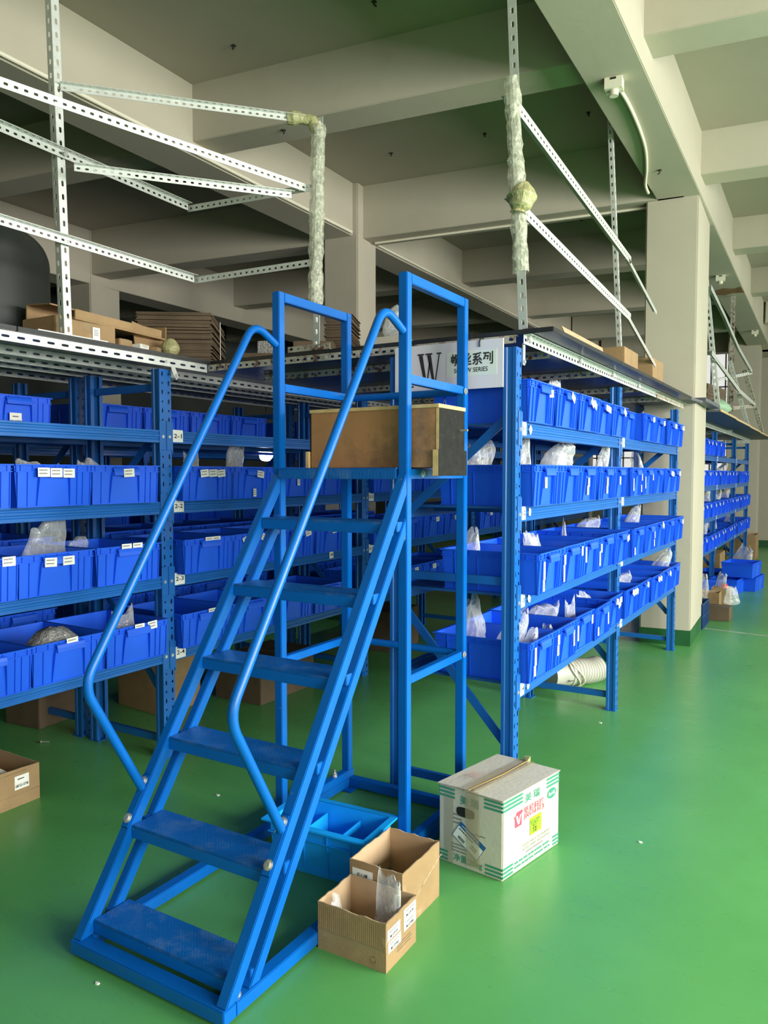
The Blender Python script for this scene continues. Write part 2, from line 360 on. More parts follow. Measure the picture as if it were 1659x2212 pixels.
def wall_windows(name, axis, pos, lo, hi, wins, z0, z1, t=.18, zt=4.7):
    """wall along x or y at pos, with openings [(centre,width)] between z0 and z1"""
    m = MB()
    def bx(a0, a1, b0, b1):
        if axis == 'y': m.box((pos, a0, b0), (pos+t, a1, b1))
        else: m.box((a0, pos, b0), (a1, pos+t, b1))
    cur = lo
    for c, w in sorted(wins):
        bx(cur, c-w/2, 0, zt); bx(c-w/2, c+w/2, 0, z0); bx(c-w/2, c+w/2, z1, zt); cur = c+w/2
    bx(cur, hi, 0, zt)
    struct(name, m, M_plaster)
wcount = [0]
def window(axis, pos, c, w, z0, z1, nv, nh, dark=False):
    wcount[0] += 1
    m = MB(); fr = .05
    def bx(a0, a1, b0, b1, d0=.05, d1=.10, mi=0):
        if axis == 'y': m.box((pos+d0, a0, b0), (pos+d1, a1, b1), mi)
        else: m.box((a0, pos+d0, b0), (a1, pos+d1, b1), mi)
    a0, a1 = c-w/2, c+w/2
    bx(a0, a0+fr, z0, z1); bx(a1-fr, a1, z0, z1); bx(a0, a1, z0, z0+fr); bx(a0, a1, z1-fr, z1)
    for i in range(1, nv): x = a0+(a1-a0)*i/nv; bx(x-.014, x+.014, z0, z1)
    for i in range(1, nh): z = z0+(z1-z0)*i/nh; bx(a0, a1, z-.014, z+.014)
    o = struct(f'window_{wcount[0]}', m, mat_frame)
    g = MB()
    if axis == 'y': g.box((pos+.07, a0+.04, z0+.04), (pos+.074, a1-.04, z1-.04))
    else: g.box((a0+.04, pos+.07, z0+.04), (a1-.04, pos+.074, z1-.04))
    build('pane', g, M_glass, o)
mat_frame = mat('window_frame_metal', (.20, .20, .19), .5, metal=.3)
wall_windows('wall_right', 'y', 5.2, -5, 20, WIN_R, .95, 3.65)
for c, w in WIN_R: window('y', 5.2, c, w, .95, 3.65, 4, 3)
wall_windows('wall_back', 'x', -5.18, -17, 5.2, WIN_B, .95, 3.65)
for c, w in WIN_B: window('x', -5.18, c, w, .95, 3.65, 4, 3)
FAR = [(-2.75, 1.5), (-5.3, 2.2)]
wall_windows('wall_far', 'x', 18.6, -17, 5.2, FAR, 1.2, 4.32)
for c, w in FAR: window('x', 18.6, c, w, 1.2, 4.32, 5 if c > -4 else 7, 4)
lw = MB(); lw.box((-10.7, -5, 0), (-10.5, 20, 4.7)); struct('wall_left', lw, mat('wall_painted_shade', (.045, .055, .05), .8, var=.3, vscale=1.5))  # dark colour stands in for shade on the unlit left side
bb = MB(); bb.box((-17, 18.58, 0), (5.2, 18.6, .15)); o = build('baseboard_far', bb, M_skirt); o['kind'] = 'structure'
ln = MB(); ln.hexa([(-1.19, 8.44, .0005), (-.2, 8.30, .0005), (-.2, 8.34, .0005), (-1.19, 8.48, .0005)], [(-1.19, 8.44, .0015), (-.2, 8.30, .0015), (-.2, 8.34, .0015), (-1.19, 8.48, .0015)])
o = struct('trim_1', ln, M_line)
st = MB(); pts = [(-1.60, 11.50), (-1.45, 11.40), (-1.32, 11.48), (-1.245, 11.42), (-1.238, 11.80), (-1.38, 11.75), (-1.50, 11.84), (-1.60, 11.74)]
st.hexa  # stain patch, follows the beam soffit
st.add([(x, y, 4.1125) for x, y in pts]+[(x, y, 4.1095) for x, y in pts], [tuple(range(8)), tuple(range(8, 16))[::-1]]+[(i, (i+1) % 8, 8+(i+1) % 8, 8+i) for i in range(8)])
struct('trim_2', st, M_rstain)

# hook stubs left in the ceiling
hk = MB(); hk.tube([(0, 0, 0), (0, 0, -.022), (.010, 0, -.032), (.016, .003, -.028)], .006, 6); hk.box((-.014, -.014, -.006), (.014, .014, .0))
hme = hk.mesh('ceiling_hook', mat('hook_rust', (.035, .028, .022), .8))
for x, y, z in [(-3.816, 4.284, 4.66), (-2.931, 5.174, 4.66), (-2.688, 4.366, 4.66), (-3.78, 6.45, 4.66), (-2.845, 6.519, 4.66), (-1.931, 6.6, 4.66), (-.894, 5.844, 4.66), (-3.714, 5.702, 4.66), (-2.778, 9.247, 4.66), (-1.367, 6.728, 4.113), (-3.726, 4.739, 4.22), (-1.949, 4.98, 4.22)]:
    o = link('ceiling_hook', hme, None, (x, y, z), (0, 0, x*7)); tag(o, 'small dark rusty hook stub left in the plastered ceiling or a beam', 'hook', 'hook stubs in the ceiling')

# lamp holders and conduits
def lamp_holder(loc, rot, label):
    t = empty('lamp_holder', loc, label, 'lamp holder', 'empty lamp holders on the beams', (0, 0, rot))
    m = MB(); m.box((-.055, -.045, -.07), (.055, .045, 0)); m.box((-.02, -.047, -.02), (.02, -.044, -.004), 1); build('housing', m, [M_pvc, M_blackplastic], t, .004)
    m = MB(); m.tube([(0, .0, -.07), (0, .0, -.105)], .028, 16); build('socket', m, M_pvc, t, .002)
lamp_holder((-1.317, 5.06, 4.113), .1, 'cream lamp holder with empty socket under the near ceiling beam')
lamp_holder((-1.40, 10.667, 4.113), .1, 'cream lamp holder under the beam just before the rust stain')
lamp_holder((-1.39, 15.0, 4.113), .1, 'small lamp holder under the beam end above the far column')
def conduit(pts, r, label):
    m = MB(); P = [Vector(p) for p in pts]; Q = []
    for i in range(len(P)-1):
        for k in range(6):
            t = k/6; p0 = P[max(i-1, 0)]; p1 = P[i]; p2 = P[i+1]; p3 = P[min(i+2, len(P)-1)]
            Q.append(.5*((2*p1)+(p2-p0)*t+(2*p0-5*p1+4*p2-p3)*t*t+(3*p1-p0-3*p2+p3)*t*t*t))
    Q.append(P[-1]); m.tube(Q, r, 10)
    o = build('cable_conduit', m, M_pvc); tag(o, label, 'conduit'); return o
conduit([(-1.305, 5.11, 4.085), (-1.31, 5.4, 4.1), (-1.33, 5.8, 4.1), (-1.37, 6.2, 4.1), (-1.45, 6.62, 4.1), (-1.53, 6.95, 4.10), (-1.56, 7.2, 4.11), (-1.60, 7.40, 4.20), (-1.64, 7.445, 4.26)], .014, 'cream conduit curving from the near lamp holder to the big column')
conduit([(-4.427, 2.8, 4.135), (-4.455, 4.5, 4.135), (-4.480, 6.0, 4.135), (-4.492, 6.84, 4.135)], .016, 'cream conduit along the left beam, near part before its column')
conduit([(-4.505, 7.38, 4.14), (-4.533, 9.0, 4.14), (-4.566, 11.0, 4.14), (-4.607, 13.5, 4.14)], .014, 'cream conduit along the left beam, part beyond its column')
conduit([(-4.42, 7.2, 4.10), (-3.2, 7.36, 4.10), (-1.65, 7.57, 4.10)], .013, 'cream conduit crossing under the cross beam between both columns')

# ------------------------------------------------------------------ slotted angle steel
def slotted_angle(name, p0, p1, a, bdir, parent, m=None, w=.04, pitch=.04, slot=(.012, .0055), w2=None):
    """L section from p0 to p1; flange directions a and bdir (unit-ish vectors)"""
    p0, p1 = Vector(p0), Vector(p1); L = (p1-p0).length; d = (p1-p0)/L
    a = Vector(a); a = (a-d*a.dot(d)).normalized(); bq = Vector(bdir); bq = (bq-d*bq.dot(d)-a*bq.dot(a)).normalized()
    mb = MB(); n = max(1, int(L/pitch)); pt = L/n; w2 = w2 or w
    hs = [((i+.5)*pt, slot[0], slot[1], w*.52, i*pt, (i+1)*pt) for i in range(n)]
    mb.perf(0, L, 0, w, hs, lambda u, v: p0+d*u+a*v)
    hs = [(h[0], h[1], h[2], w2*.52, h[4], h[5]) for h in hs]
    mb.perf(0, L, 0, w2, hs, lambda u, v: p0+d*u+bq*v)
    return build(name, mb, m or M_zinc, parent, solid=.0022)
def bolt_mesh():
    m = MB()
    n = 6; ring = lambda r, x: [(x, math.cos(k*math.pi/3)*r, math.sin(k*math.pi/3)*r) for k in range(n)]
    a, b2 = ring(.011, 0), ring(.011, .008)
    m.add(a+b2, [(i, (i+1) % n, n+(i+1) % n, n+i) for i in range(n)]+[tuple(range(n))[::-1], tuple(range(n, 2*n))])
    m.tube([(0, 0, 0), (.002, 0, 0)], .015, 14)
    return m.mesh('bolt', M_bolt, .0015)
BOLT = bolt_mesh()
m = MB(); m.tube([(0, 0, 0), (0, 0, .006)], .014, 12); m.tube([(0, 0, .006), (0, 0, .018)], .011, 6); m.tube([(0, 0, 0), (0, 0, .034)], .005, 8); STUD = m.mesh('stud', M_bolt)
def bolt(parent, loc, axis='x', sc=1.0, name='bolt'):
    o = link(name, BOLT, parent, loc); o.scale = (sc,)*3
    o.rotation_euler = {'x': (0, 0, 0), '-x': (0, 0, math.pi), 'y': (0, 0, math.pi/2), '-y': (0, 0, -math.pi/2), 'z': (0, -math.pi/2, 0)}[axis]; return o

# ------------------------------------------------------------------ step ladder
XL, XR, T = -2.165, -1.485, .042
lad = empty('step_ladder', (-1.825, 2.4, 0), 'tall blue steel platform step ladder with round handrails standing before the aisle', 'step ladder')
LO = Vector((-1.825, 2.4, 0))
def lb(name, fn, mats=M_ladder, bevel=.003, seg=2):
    m = MB(); fn(m); m.v = [tuple(Vector(p)-LO) for p in m.v]; return build(name, m, mats, lad, bevel, seg)
xl, xr = XL+T/2, XR-T/2
YB0, YB1, YF, YR, ZP, ZT = 1.585, 3.245, 2.68, 3.215, 1.625, 2.395
lb('base_frame', lambda m: (m.box((XL, YB0, .008), (XR, YB0+.055, .053)), m.box((XL, YB0+.055, .008), (XL+.045, YB1, .053)),
                            m.box((XR-.045, YB0+.055, .008), (XR, YB1, .053)), m.box((XL+.045, YB1-.045, .008), (XR-.045, YB1, .053)), m.box((XL+.002, 2.62, .053), (XL+.043, YB1, .09)), m.box((XR-.043, 2.62, .053), (XR-.002, YB1, .09))))
for x in (XL, XR):
    lb('foot_plate', lambda m: m.box((x-.01, YB1-.10, 0), (x+.09 if x == XL else x+.01, YB1+.01, .008)) if x == XL else m.box((x-.09, YB1-.10, 0), (x+.01, YB1+.01, .008)))
for x in (xl, xr):
    lb('post', lambda m: m.box((x-.02, YF-.02, .09), (x+.02, YF+.02, ZT)))
    lb('post', lambda m: m.box((x-.02, YR-.02, .09), (x+.02, YR+.02, ZT)))
    lb('guard_rail', lambda m: m.box((x-.019, YF+.02, ZT-.04), (x+.019, YR-.02, ZT)))
    lb('mid_rail', lambda m: m.box((x-.017, YF+.02, 1.962), (x+.017, YR-.02, 1.997)))
    lb('side_bar', lambda m: m.box((x-.017, YF+.02, .745), (x+.017, YR-.02, .78)))
    def front_stringer(m):
        m.hexa([(x-.02, YB0+.010, .054), (x+.02, YB0+.010, .054), (x+.02, YB0+.061, .054), (x-.02, YB0+.061, .054)],
               [(x-.02, YF-.022, 1.60), (x+.02, YF-.022, 1.60), (x+.02, YF-.018, 1.522), (x-.02, YF-.018, 1.522)])
    lb('stringer', front_stringer)
    def rear_stringer(m):
        m.hexa([(x-.017, 1.702, .054), (x+.017, 1.702, .054), (x+.017, 1.750, .054), (x-.017, 1.750, .054)],
               [(x-.017, YF-.021, 1.425), (x+.017, YF-.021, 1.425), (x+.017, YF-.0205, 1.352), (x-.017, YF-.0205, 1.352)])
    lb('stringer', rear_stringer)
zs = [.104, .362, .625, .888, 1.152, 1.414]
for z in zs:
    yf = YB0+(.028 if z < .2 else .018)+(z-.054)*(YF-.03-YB0-.010)/1.546
    def trd(m):
        m.box((XL+T, yf, z-.006), (XR-T, yf+.150, z)); m.box((XL+T, yf, z-.047), (XR-T, yf+.006, z-.006), 1); m.box((XL+T, yf+.144, z-.047), (XR-T, yf+.150, z-.006), 1)
        m.box((XL+T, yf+.006, z-.047), (XL+T+.005, yf+.144, z-.006)); m.box((XR-T-.005, yf+.006, z-.047), (XR-T, yf+.144, z-.006))
        m.box((XR-T, yf+.070, z-.042), (XR-.012, yf+.120, z-.004), 1); m.box((XL+.012, yf+.070, z-.042), (XL+T, yf+.120, z-.004), 1)
    lb('tread', trd, [M_tread, M_ladder])
lb('platform', lambda m: (m.box((XL+T, YF-.035, ZP-.005), (XR-T, YR+.02, ZP)), m.box((XL+T, YF-.035, ZP-.047), (XR-T, YF-.029, ZP-.005)),
                          m.box((XL+T, YR+.014, ZP-.047), (XR-T, YR+.02, ZP-.005)), m.box((xr-.017, YF+.02, ZP-.045), (xr+.017, YR-.02, ZP-.006), 1), m.box((xl-.017, YF+.02, ZP-.0449), (xl+.017, YR-.02, ZP-.0061), 1)), [M_tread, M_ladder])
lb('cross_bar', lambda m: m.tube([(xl+.02, YR, 1.975), (xr-.02, YR, 1.975)], .017, 14), bevel=0)
lb('cross_bar', lambda m: m.tube([(xl+.02, YR, .765), (xr-.02, YR, .765)], .017, 14), bevel=0)
def fillet(P, r, n=8):
    P = [Vector(p) for p in P]; out = [P[0]]
    for i in range(1, len(P)-1):
        a, b, c = P[i-1], P[i], P[i+1]; d0 = (a-b).normalized(); d1 = (c-b).normalized()
        ang = d0.angle(d1); t = min(r/math.tan(ang/2), (a-b).length*.48, (c-b).length*.48); q0, q1 = b+d0*t, b+d1*t
        for k in range(n+1):
            s = k/n; out.append((q0*(1-s)+b*s)*(1-s)+(b*(1-s)+q1*s)*s)
    out.append(P[-1]); return out
for x in (xl, xr):
    hx = x
    path = fillet([(hx, 1.884, .462), (hx, 1.640, .895), (hx, 2.515, 2.235), (hx, YF-.018, 2.165)], .12, 10)
    lb('handrail', lambda m: m.tube(path, .0165, 16), bevel=0)
    # mounting plate on the stringer with two bolts
    sl = Vector((0, YF-.03-YB0-.010, 1.546)).normalized(); nrm = Vector((0, -sl.z, sl.y))
    base = Vector((hx, YB0+.010+(.43-.054)*(1.065/1.546), .43))+nrm*.003
    lb('rail_bracket', lambda m: m.bar(base-sl*.095, base+sl*.095, .036, .006, nrm))
    for s in (-.062, .068):
        o = link('bolt', BOLT, lad, base+sl*s+nrm*.003-LO); o.rotation_mode = 'QUATERNION'; o.rotation_quaternion = Vector((1, 0, 0)).rotation_difference(nrm)
        o.scale = (1.15,)*3
for loc, ax in [((XR, YR-.012, 1.975), 'x'), ((XR, YR-.012, .765), 'x'), ((xr+.017, 2.80, ZP-.024), 'x'), ((xr+.0, YF-.021, 1.345), '-y'), ((xl+.0, YF-.021, 1.345), '-y')]:
    bolt(lad, Vector(loc)-LO, ax)
for loc in [(XR-.022, 1.665, .053), (XR-.022, 3.10, .09), (XL+.022, 3.10, .09)]:
    link('stud', STUD, lad, Vector(loc)-LO)

# plywood box resting on the platform
bx = empty('plywood_box', (-1.69, 2.82, ZP), 'stained plywood box with black ends lying across the ladder platform', 'box')
BO = Vector((-1.69, 2.82, ZP))
def pb(name, a, c, mats, bev=.0015):
    m = MB(); m.box(Vector(a)-BO, Vector(c)-BO); return build(name, m, mats, bx, bev)
pb('front_panel', (-1.995, 2.715, ZP+.001), (-1.385, 2.73, 1.862), M_ply)
pb('back_panel', (-1.995, 2.94, ZP+.001), (-1.385, 2.955, 1.862), M_ply)
pb('end_panel', (-1.385, 2.715, ZP+.07), (-1.373, 2.955, 1.862), M_plyblack); pb('end_panel', (-2.003, 2.715, ZP+.07), (-1.995, 2.955, 1.862), M_plyblack)
pb('lid', (-2.0, 2.709, 1.862), (-1.370, 2.960, 1.877), M_pine)
pb('end_strip', (-1.3855, 2.713, ZP+.07), (-1.371, 2.7155, 1.862), M_pine)
pb('end_block', (-1.390, 2.700, 1.592), (-1.366, 2.965, ZP+.072), M_plyblack); pb('end_block', (-1.392, 2.699, 1.592), (-1.3665, 2.7005, ZP+.072), M_pine)
pb('end_block', (-2.02, 2.705, ZP+.001), (-2.003, 2.965, ZP+.072), M_pine)
m = MB(); m.tube([(.317, .09, .155), (.352, .09, .155)], .0045, 10); build('screw', m, M_bolt, bx)
m = MB(); m.tube([(.25, .06, .25), (.26, .06, .285), (.27, .06, .25)], .001, 5); build('wire', m, M_bolt, bx)

# ------------------------------------------------------------------ racks
SH = [1.84, 1.447, 1.035, .615]
HR = 2.175
def upright_mesh(w, dep, fdir):
    """perforated post; front flange at x=0 facing fdir*x, centred on y=0"""
    m = MB(); n = int(HR/.05); pt = HR/n
    for (v0, v1, key) in ((-w/2, 0, False), (0, w/2, True)):
        hs = []
        for i in range(n):
            if key: hs.append(((i+.5)*pt, .014 if i % 2 else .006, .006, (v0+v1)/2+.003, i*pt, (i+1)*pt))
            else: hs.append(((i+.5)*pt, .006 if i % 2 else .013, .0045, (v0+v1)/2, i*pt, (i+1)*pt))
        m.perf(0, HR, v0, v1, hs, lambda u, v: (0, v, u), 0, 2)
    b = -fdir
    for s in (-1, 1):
        prof = [(0, s*w/2), (b*dep*.25, s*w/2), (b*dep*.32, s*(w/2-.005)), (b*dep*.68, s*(w/2-.005)), (b*dep*.75, s*w/2), (b*dep, s*w/2), (b*dep, s*w*.22)]
        v = [(x, y, 0) for x, y in prof]+[(x, y, HR) for x, y in prof]; k = len(prof)
        m.add(v, [(i, i+1, k+i+1, k+i) for i in range(k-1)])
    v = [(b*dep*.5, -w/2+.006, 0), (b*dep*.5, w/2-.006, 0), (b*dep*.5, w/2-.006, HR), (b*dep*.5, -w/2+.006, HR)]
    m.add(v, [(0, 1, 2, 3)])
    return m.mesh('upright', M_rack)
UP = {(w, f): upright_mesh(w, .062, f) for w in (.068, .085) for f in (1, -1)}
BH, BD = .070, .040
_beam = {}
def beam_mesh(L, f):
    k = (round(L, 3), f)
    if k not in _beam:
        d = BD
        prof = [(0, 0), (0, .018), (-.004, .021), (-.004, .030), (0, .033), (0, .045), (-.004, .048), (-.004, .056), (0, .059), (0, BH), (-d, BH), (-d, 0)]
        m = MB(); v = []
        n = len(prof)
        v = [(x*f, 0, z-BH) for x, z in prof]+[(x*f, L, z-BH) for x, z in prof]
        fc = [(i, (i+1) % n, n+(i+1) % n, n+i) for i in range(n)]+[tuple(range(n))[::-1], tuple(range(n, 2*n))]
        m.add(v, fc)
        for y0, y1 in ((-.002, .006), (L-.006, L+.002)):     # end plates with hooks
            m.box((-.002*f if f > 0 else -.004, y0, -BH-.055), (.004 if f > 0 else .002, y1, .045))
        _beam[k] = m.mesh('shelf_beam', M_rack, .0015, 1)
    return _beam[k]
_con = MB(); _con.box((0, -.019, -.11), (.004, .019, .05)); CON = _con.mesh('beam_connector', M_rack, .0012, 1)
_panel = {}
def panel_mesh(L, dep):
    k = (round(L, 3), round(dep, 3))
    if k not in _panel:
        m = MB(); m.box((-dep, 0, -.012), (0, L, 0))
        for i in range(1, 6): m.box((-dep+.01, L*i/6-.004, -.045), (-.01, L*i/6+.004, -.012))
        _panel[k] = m.mesh('shelf_panel', M_shelf)
    return _panel[k]
def rack(name, label, xf, dep, ys, shelves, pw, zoff=0.0, front=True, braces=True, simple=False, skip_rear=False):
    """front face at x=xf facing +x, depth towards -x; ys = post centres"""
    t = empty('storage_rack' if name is None else name, (xf, ys[0], 0), label, 'rack', 'blue boltless storage racks')
    y0 = ys[0]; h = 1.0
    for y in ys:
        link('upright', UP[(pw, 1)], t, (0, y-y0, 0)); link('upright', UP[(pw, -1)], t, (-dep, y-y0, 0))
        m = MB()
        xa, xb = -.063, -dep+.063
        for z in ((.10, 1.10, 2.08)): m = MB(); m.box((xb, y-y0-.013, z-.02), (xa, y-y0+.013, z+.02)); build('frame_bar', m, M_rack, t, .002)
        if braces:
            for za, zb in ((.92, .33), (1.40, 1.86)): m = MB(); m.bar((xb, y-y0+.018, za), (xa, y-y0+.018, zb), .012, .042, (0, 0, 1)); build('frame_brace', m, M_rack, t, .002)
        for a, c in ((-.075, .004), (-dep-.004, -dep+.075)): fp = MB(); fp.box((a, y-y0-.045, 0), (c, y-y0+.045, .004)); build('foot_plate', fp, M_rack, t)
    for i in range(len(ys)-1):
        a, b = ys[i]+pw/2, ys[i+1]-pw/2; L = b-a
        for z in shelves:
            link('shelf_beam', beam_mesh(L, 1), t, (.002, a-y0, z)); link('shelf_beam', beam_mesh(L, -1), t, (-dep-.002, a-y0, z))
            link('shelf_panel', panel_mesh(L-.004, dep-2*BD-.012), t, (-BD-.002, a-y0+.002, z))
            for yy in (a-.019, b+.019):
                link('beam_connector', CON, t, (.001, yy-y0, z))
                if not simple:
                    bolt(t, (.005, yy-y0, z-BH/2-.0), 'x', .6)
    return t
def shelf_label(t, xf, y, z, body, w=.042, h=.052, off=0.0):
    """white sticker with printed code on the face of a beam"""
    m = MB(); P = Vector(t.location)
    c = Vector((xf+.0035, y, z)) - P
    slab3(m, c, (0, 1, 0), (0, 0, 1), w, h, .001, 0)
    text(m, body, c+Vector((.0016, 0, 0)), (0, 1, 0), (0, 0, 1), h=h*.36, w=w*.78, mi=1, bold=.02)
    o = build('shelf_label', m, [M_white, M_ink], t); o['label'] = 'white label reading ' + body; return o

XR1 = -1.28
ry = [3.335, 5.205, 7.27]
R1 = rack(None, 'blue rack with shelves 1-1 to 1-4, standing right of the aisle', XR1, .66, ry, SH, .068)
for i, z in enumerate(SH):
    o = shelf_label(R1, XR1, ry[0]+.068, z-.030, f'1-{i+1}', .052, .062)
    shelf_label(R1, XR1, ry[1]+.075, z-.030, f'2-{i+1}', .06, .06)
    m = MB(); rr = random.Random(i)
    c = Vector((XR1+.004, ry[0]+.15, z-.03))-R1.location
    pts = [c+Vector((0, rr.uniform(.6, 1)*.022*math.cos(k*math.pi/4), rr.uniform(.5, 1)*.03*math.sin(k*math.pi/4))) for k in range(8)]
    m.add(pts+[p+Vector((.0008, 0, 0)) for p in pts], [tuple(range(8, 16))]+[(k, (k+1) % 8, 8+(k+1) % 8, 8+k) for k in range(8)]); build('sticker_scrap', m, M_white, R1)
XR2 = -3.22
ly = [.95, 3.03, 5.09, 7.15, 9.2, 11.25]
R2 = rack(None, 'blue rack with shelves 2-1 to 3-4, left of the aisle', XR2, .63, ly, SH, .085)
for i, z in enumerate(SH):
    shelf_label(R2, XR2, ly[1]+.085, z-.028, f'2-{i+1}', .078, .068)
    shelf_label(R2, XR2, ly[2]+.085, z-.028, f'3-{i+1}', .078, .068)
    shelf_label(R2, XR2, 4.62, z-.028, '-8' if i == 2 else '3-8', .05, .055) if i == 2 else None
R3 = rack(None, 'blue rack standing back to back behind the left rack, in shade', -3.935, .62, [.95, 3.03, 5.09, 6.72], SH, .068, simple=True)
R4 = rack(None, 'blue rack beyond the big column, full of small blue bins', -1.50, .62, [9.3, 11.42, 13.62, 15.6], SH, .085, simple=True)
for y in (11.5, 13.7):
    for i, z in enumerate(SH): shelf_label(R4, -1.50, y, z-.03, f'{3 if y < 12 else 4}-{i+1}', .06, .06)
R5 = rack(None, 'dim blue rack standing far behind the aisle lamp', -5.85, .62, [3.2, 5.25, 7.3, 9.35], SH, .068, simple=True, braces=False)

# ------------------------------------------------------------------ bins
def make_bin(w, d, h, rw=.36):
    """front face at x=0 looking +x, centred on y, standing on z=0. Returns (body mesh, handle mesh)"""
    m = MB(); tp = .011; t = .004
    def ring(z, o): k = tp*(1-z/h)-o; return [(-k, -w/2+k, z), (-k, w/2-k, z), (-d+k, w/2-k, z), (-d+k, -w/2+k, z)]
    lo, hi = ring(0, 0), ring(h, 0); ilo, ihi = [(x, y, .005) for x, y, z in ring(.005, -t)], ring(h, -t)
    m.add(lo+hi, [(0, 1, 2, 3)[::-1]]+[(i, (i+1) % 4, 4+(i+1) % 4, 4+i) for i in range(4)])
    m.add(ilo+ihi, [(0, 1, 2, 3)]+[(i, 4+i, 4+(i+1) % 4, (i+1) % 4) for i in range(4)])
    m.add(hi+ihi, [(i, (i+1) % 4, 4+(i+1) % 4, 4+i) for i in range(4)])
    def band(z0, z1, o):
        a, b = ring(z0, o), ring(z1, o); c, e = ring(z0, -.001), ring(z1, -.001)
        m.add(a+b+c+e, [(i, (i+1) % 4, 4+(i+1) % 4, 4+i) for i in range(4)]+[(4+i, 4+(i+1) % 4, 12+(i+1) % 4, 12+i) for i in range(4)]+[(8+i, 8+(i+1) % 4, (i+1) % 4, i) for i in range(4)])
    band(h-.005, h+.001, .009); band(h-.034, h-.030, .006); band(h-.022, h-.019, .004); band(0, .004, .005)
    def rib(side, s, z0, z1, o=.0065, hw=.0018):
        def pt(z, oo, ds):
            k = tp*(1-z/h)
            if side == 0: return (-k+oo, s+ds, z)
            if side == 1: return (s+ds, w/2-k+oo, z)
            if side == 2: return (s+ds, -w/2+k-oo, z)
        q = [pt(z0, 0, -hw), pt(z0, 0, hw), pt(z1, 0, hw), pt(z1, 0, -hw)]; r = [pt(z0, o, -hw), pt(z0, o, hw), pt(z1, o, hw), pt(z1, o, -hw)]
        m.hexa(q, r)
    for s in (-.485, -.36, .30, .38, .485): rib(0, s*w, .003, h-.034)
    for k in range(7): rib(0, (-.45+.15*k)*w, h-.031, h-.005)
    for side in (1, 2):
        for s in (.02, .2, .62, .86): rib(side, -s*d, .003, h-.034, .005)
        for s in (.02, .12, .26, .4, .55, .7, .86): rib(side, -s*d, h-.031, h-.005, .005)
    body = m.mesh('storage_bin', M_bin)
    g = MB(); hw = w*.19; y0 = w*-.02
    prof = [(-.002, h-.012), (.010, h-.010), (.019, h-.016), (.023, h-.030), (.024, h-.050), (.0185, h-.052), (.017, h-.034), (.012, h-.022), (-.002, h-.020)]
    n = len(prof); v = [(x, y0-hw, z) for x, z in prof]+[(x, y0+hw, z) for x, z in prof]
    g.add(v, [(i, n+i, n+(i+1) % n, (i+1) % n) for i in range(n)]+[tuple(range(n)), tuple(range(n, 2*n))[::-1]])
    for s in (-1, 1):
        ys = [y0+s*(hw*1.0+hw*.16*(k/6)**.6) for k in range(7)]; zz = [h-.034-(h-.040)*(k/6) for k in range(7)]; ox = [.018-.010*(k/6) for k in range(7)]
        for k in range(6):
            k0, k1 = -tp*(1-zz[k]/h), -tp*(1-zz[k+1]/h)
            g.hexa([(k0, ys[k]-.0018, zz[k]), (k0+ox[k], ys[k]-.0018, zz[k]), (k0+ox[k], ys[k]+.0018, zz[k]), (k0, ys[k]+.0018, zz[k])],
                   [(k1, ys[k+1]-.0018, zz[k+1]), (k1+ox[k+1], ys[k+1]-.0018, zz[k+1]), (k1+ox[k+1], ys[k+1]+.0018, zz[k+1]), (k1, ys[k+1]+.0018, zz[k+1])])
    return body, g.mesh('handle', M_bin)
BINS = {'R': make_bin(.352, .50, .195), 'L': make_bin(.398, .50, .195)}
BW = {'R': .352, 'L': .398}; BHT = .195
STK = []
for k in range(4):
    rr = random.Random(k+40); m = MB()
    w, h = [(.060, .036), (.062, .042), (.028, .05), (.024, .085)][k]
    slab3(m, (0, 0, 0), (0, 1, 0), (0, 0, 1), w, h, .0009, 0)
    scrib(m, (.0012, 0, h*.05), (0, 1, 0), (0, 0, 1), w*.8, h*.75, 2 if k < 2 else (3 if k == 2 else 5), 1, rr, .7)
    STK.append(m.mesh('sticker', [M_white, M_inkgrey]))
def sticker(b, k, y, z, tilt=0.0, lift=.0):
    tp = .011; x = -tp*(1-z/BHT)+.010+lift
    if .128 < z < .172 and abs(y) < .085: x = .0252
    o = link('sticker', STK[k], b, (x, y, z), (tilt, 0, 0)); return o
ORD = ['first', 'second', 'third', 'fourth', 'fifth', 'sixth', 'seventh', 'eighth', 'ninth', 'tenth', 'eleventh', 'twelfth', 'thirteenth', 'fourteenth', 'fifteenth', 'sixteenth', 'seventeenth', 'eighteenth']
ALLBINS = {}
def bin_at(kind, x, yc, z, label, group, stk=(), rz=0.0, key=None, handle=True):
    b = link('storage_bin', BINS[kind][0], None, (x, yc, z+.0005), (0, 0, rz)); tag(b, label, 'storage bin', group)
    if handle: link('handle', BINS[kind][1], b)
    for s in stk: sticker(b, *s)
    if key: ALLBINS[key] = b
    return b
V = [(3, -.115, .085), (2, -.115, .12)]          # upright stickers left of the handle
rnd = random.Random(3)
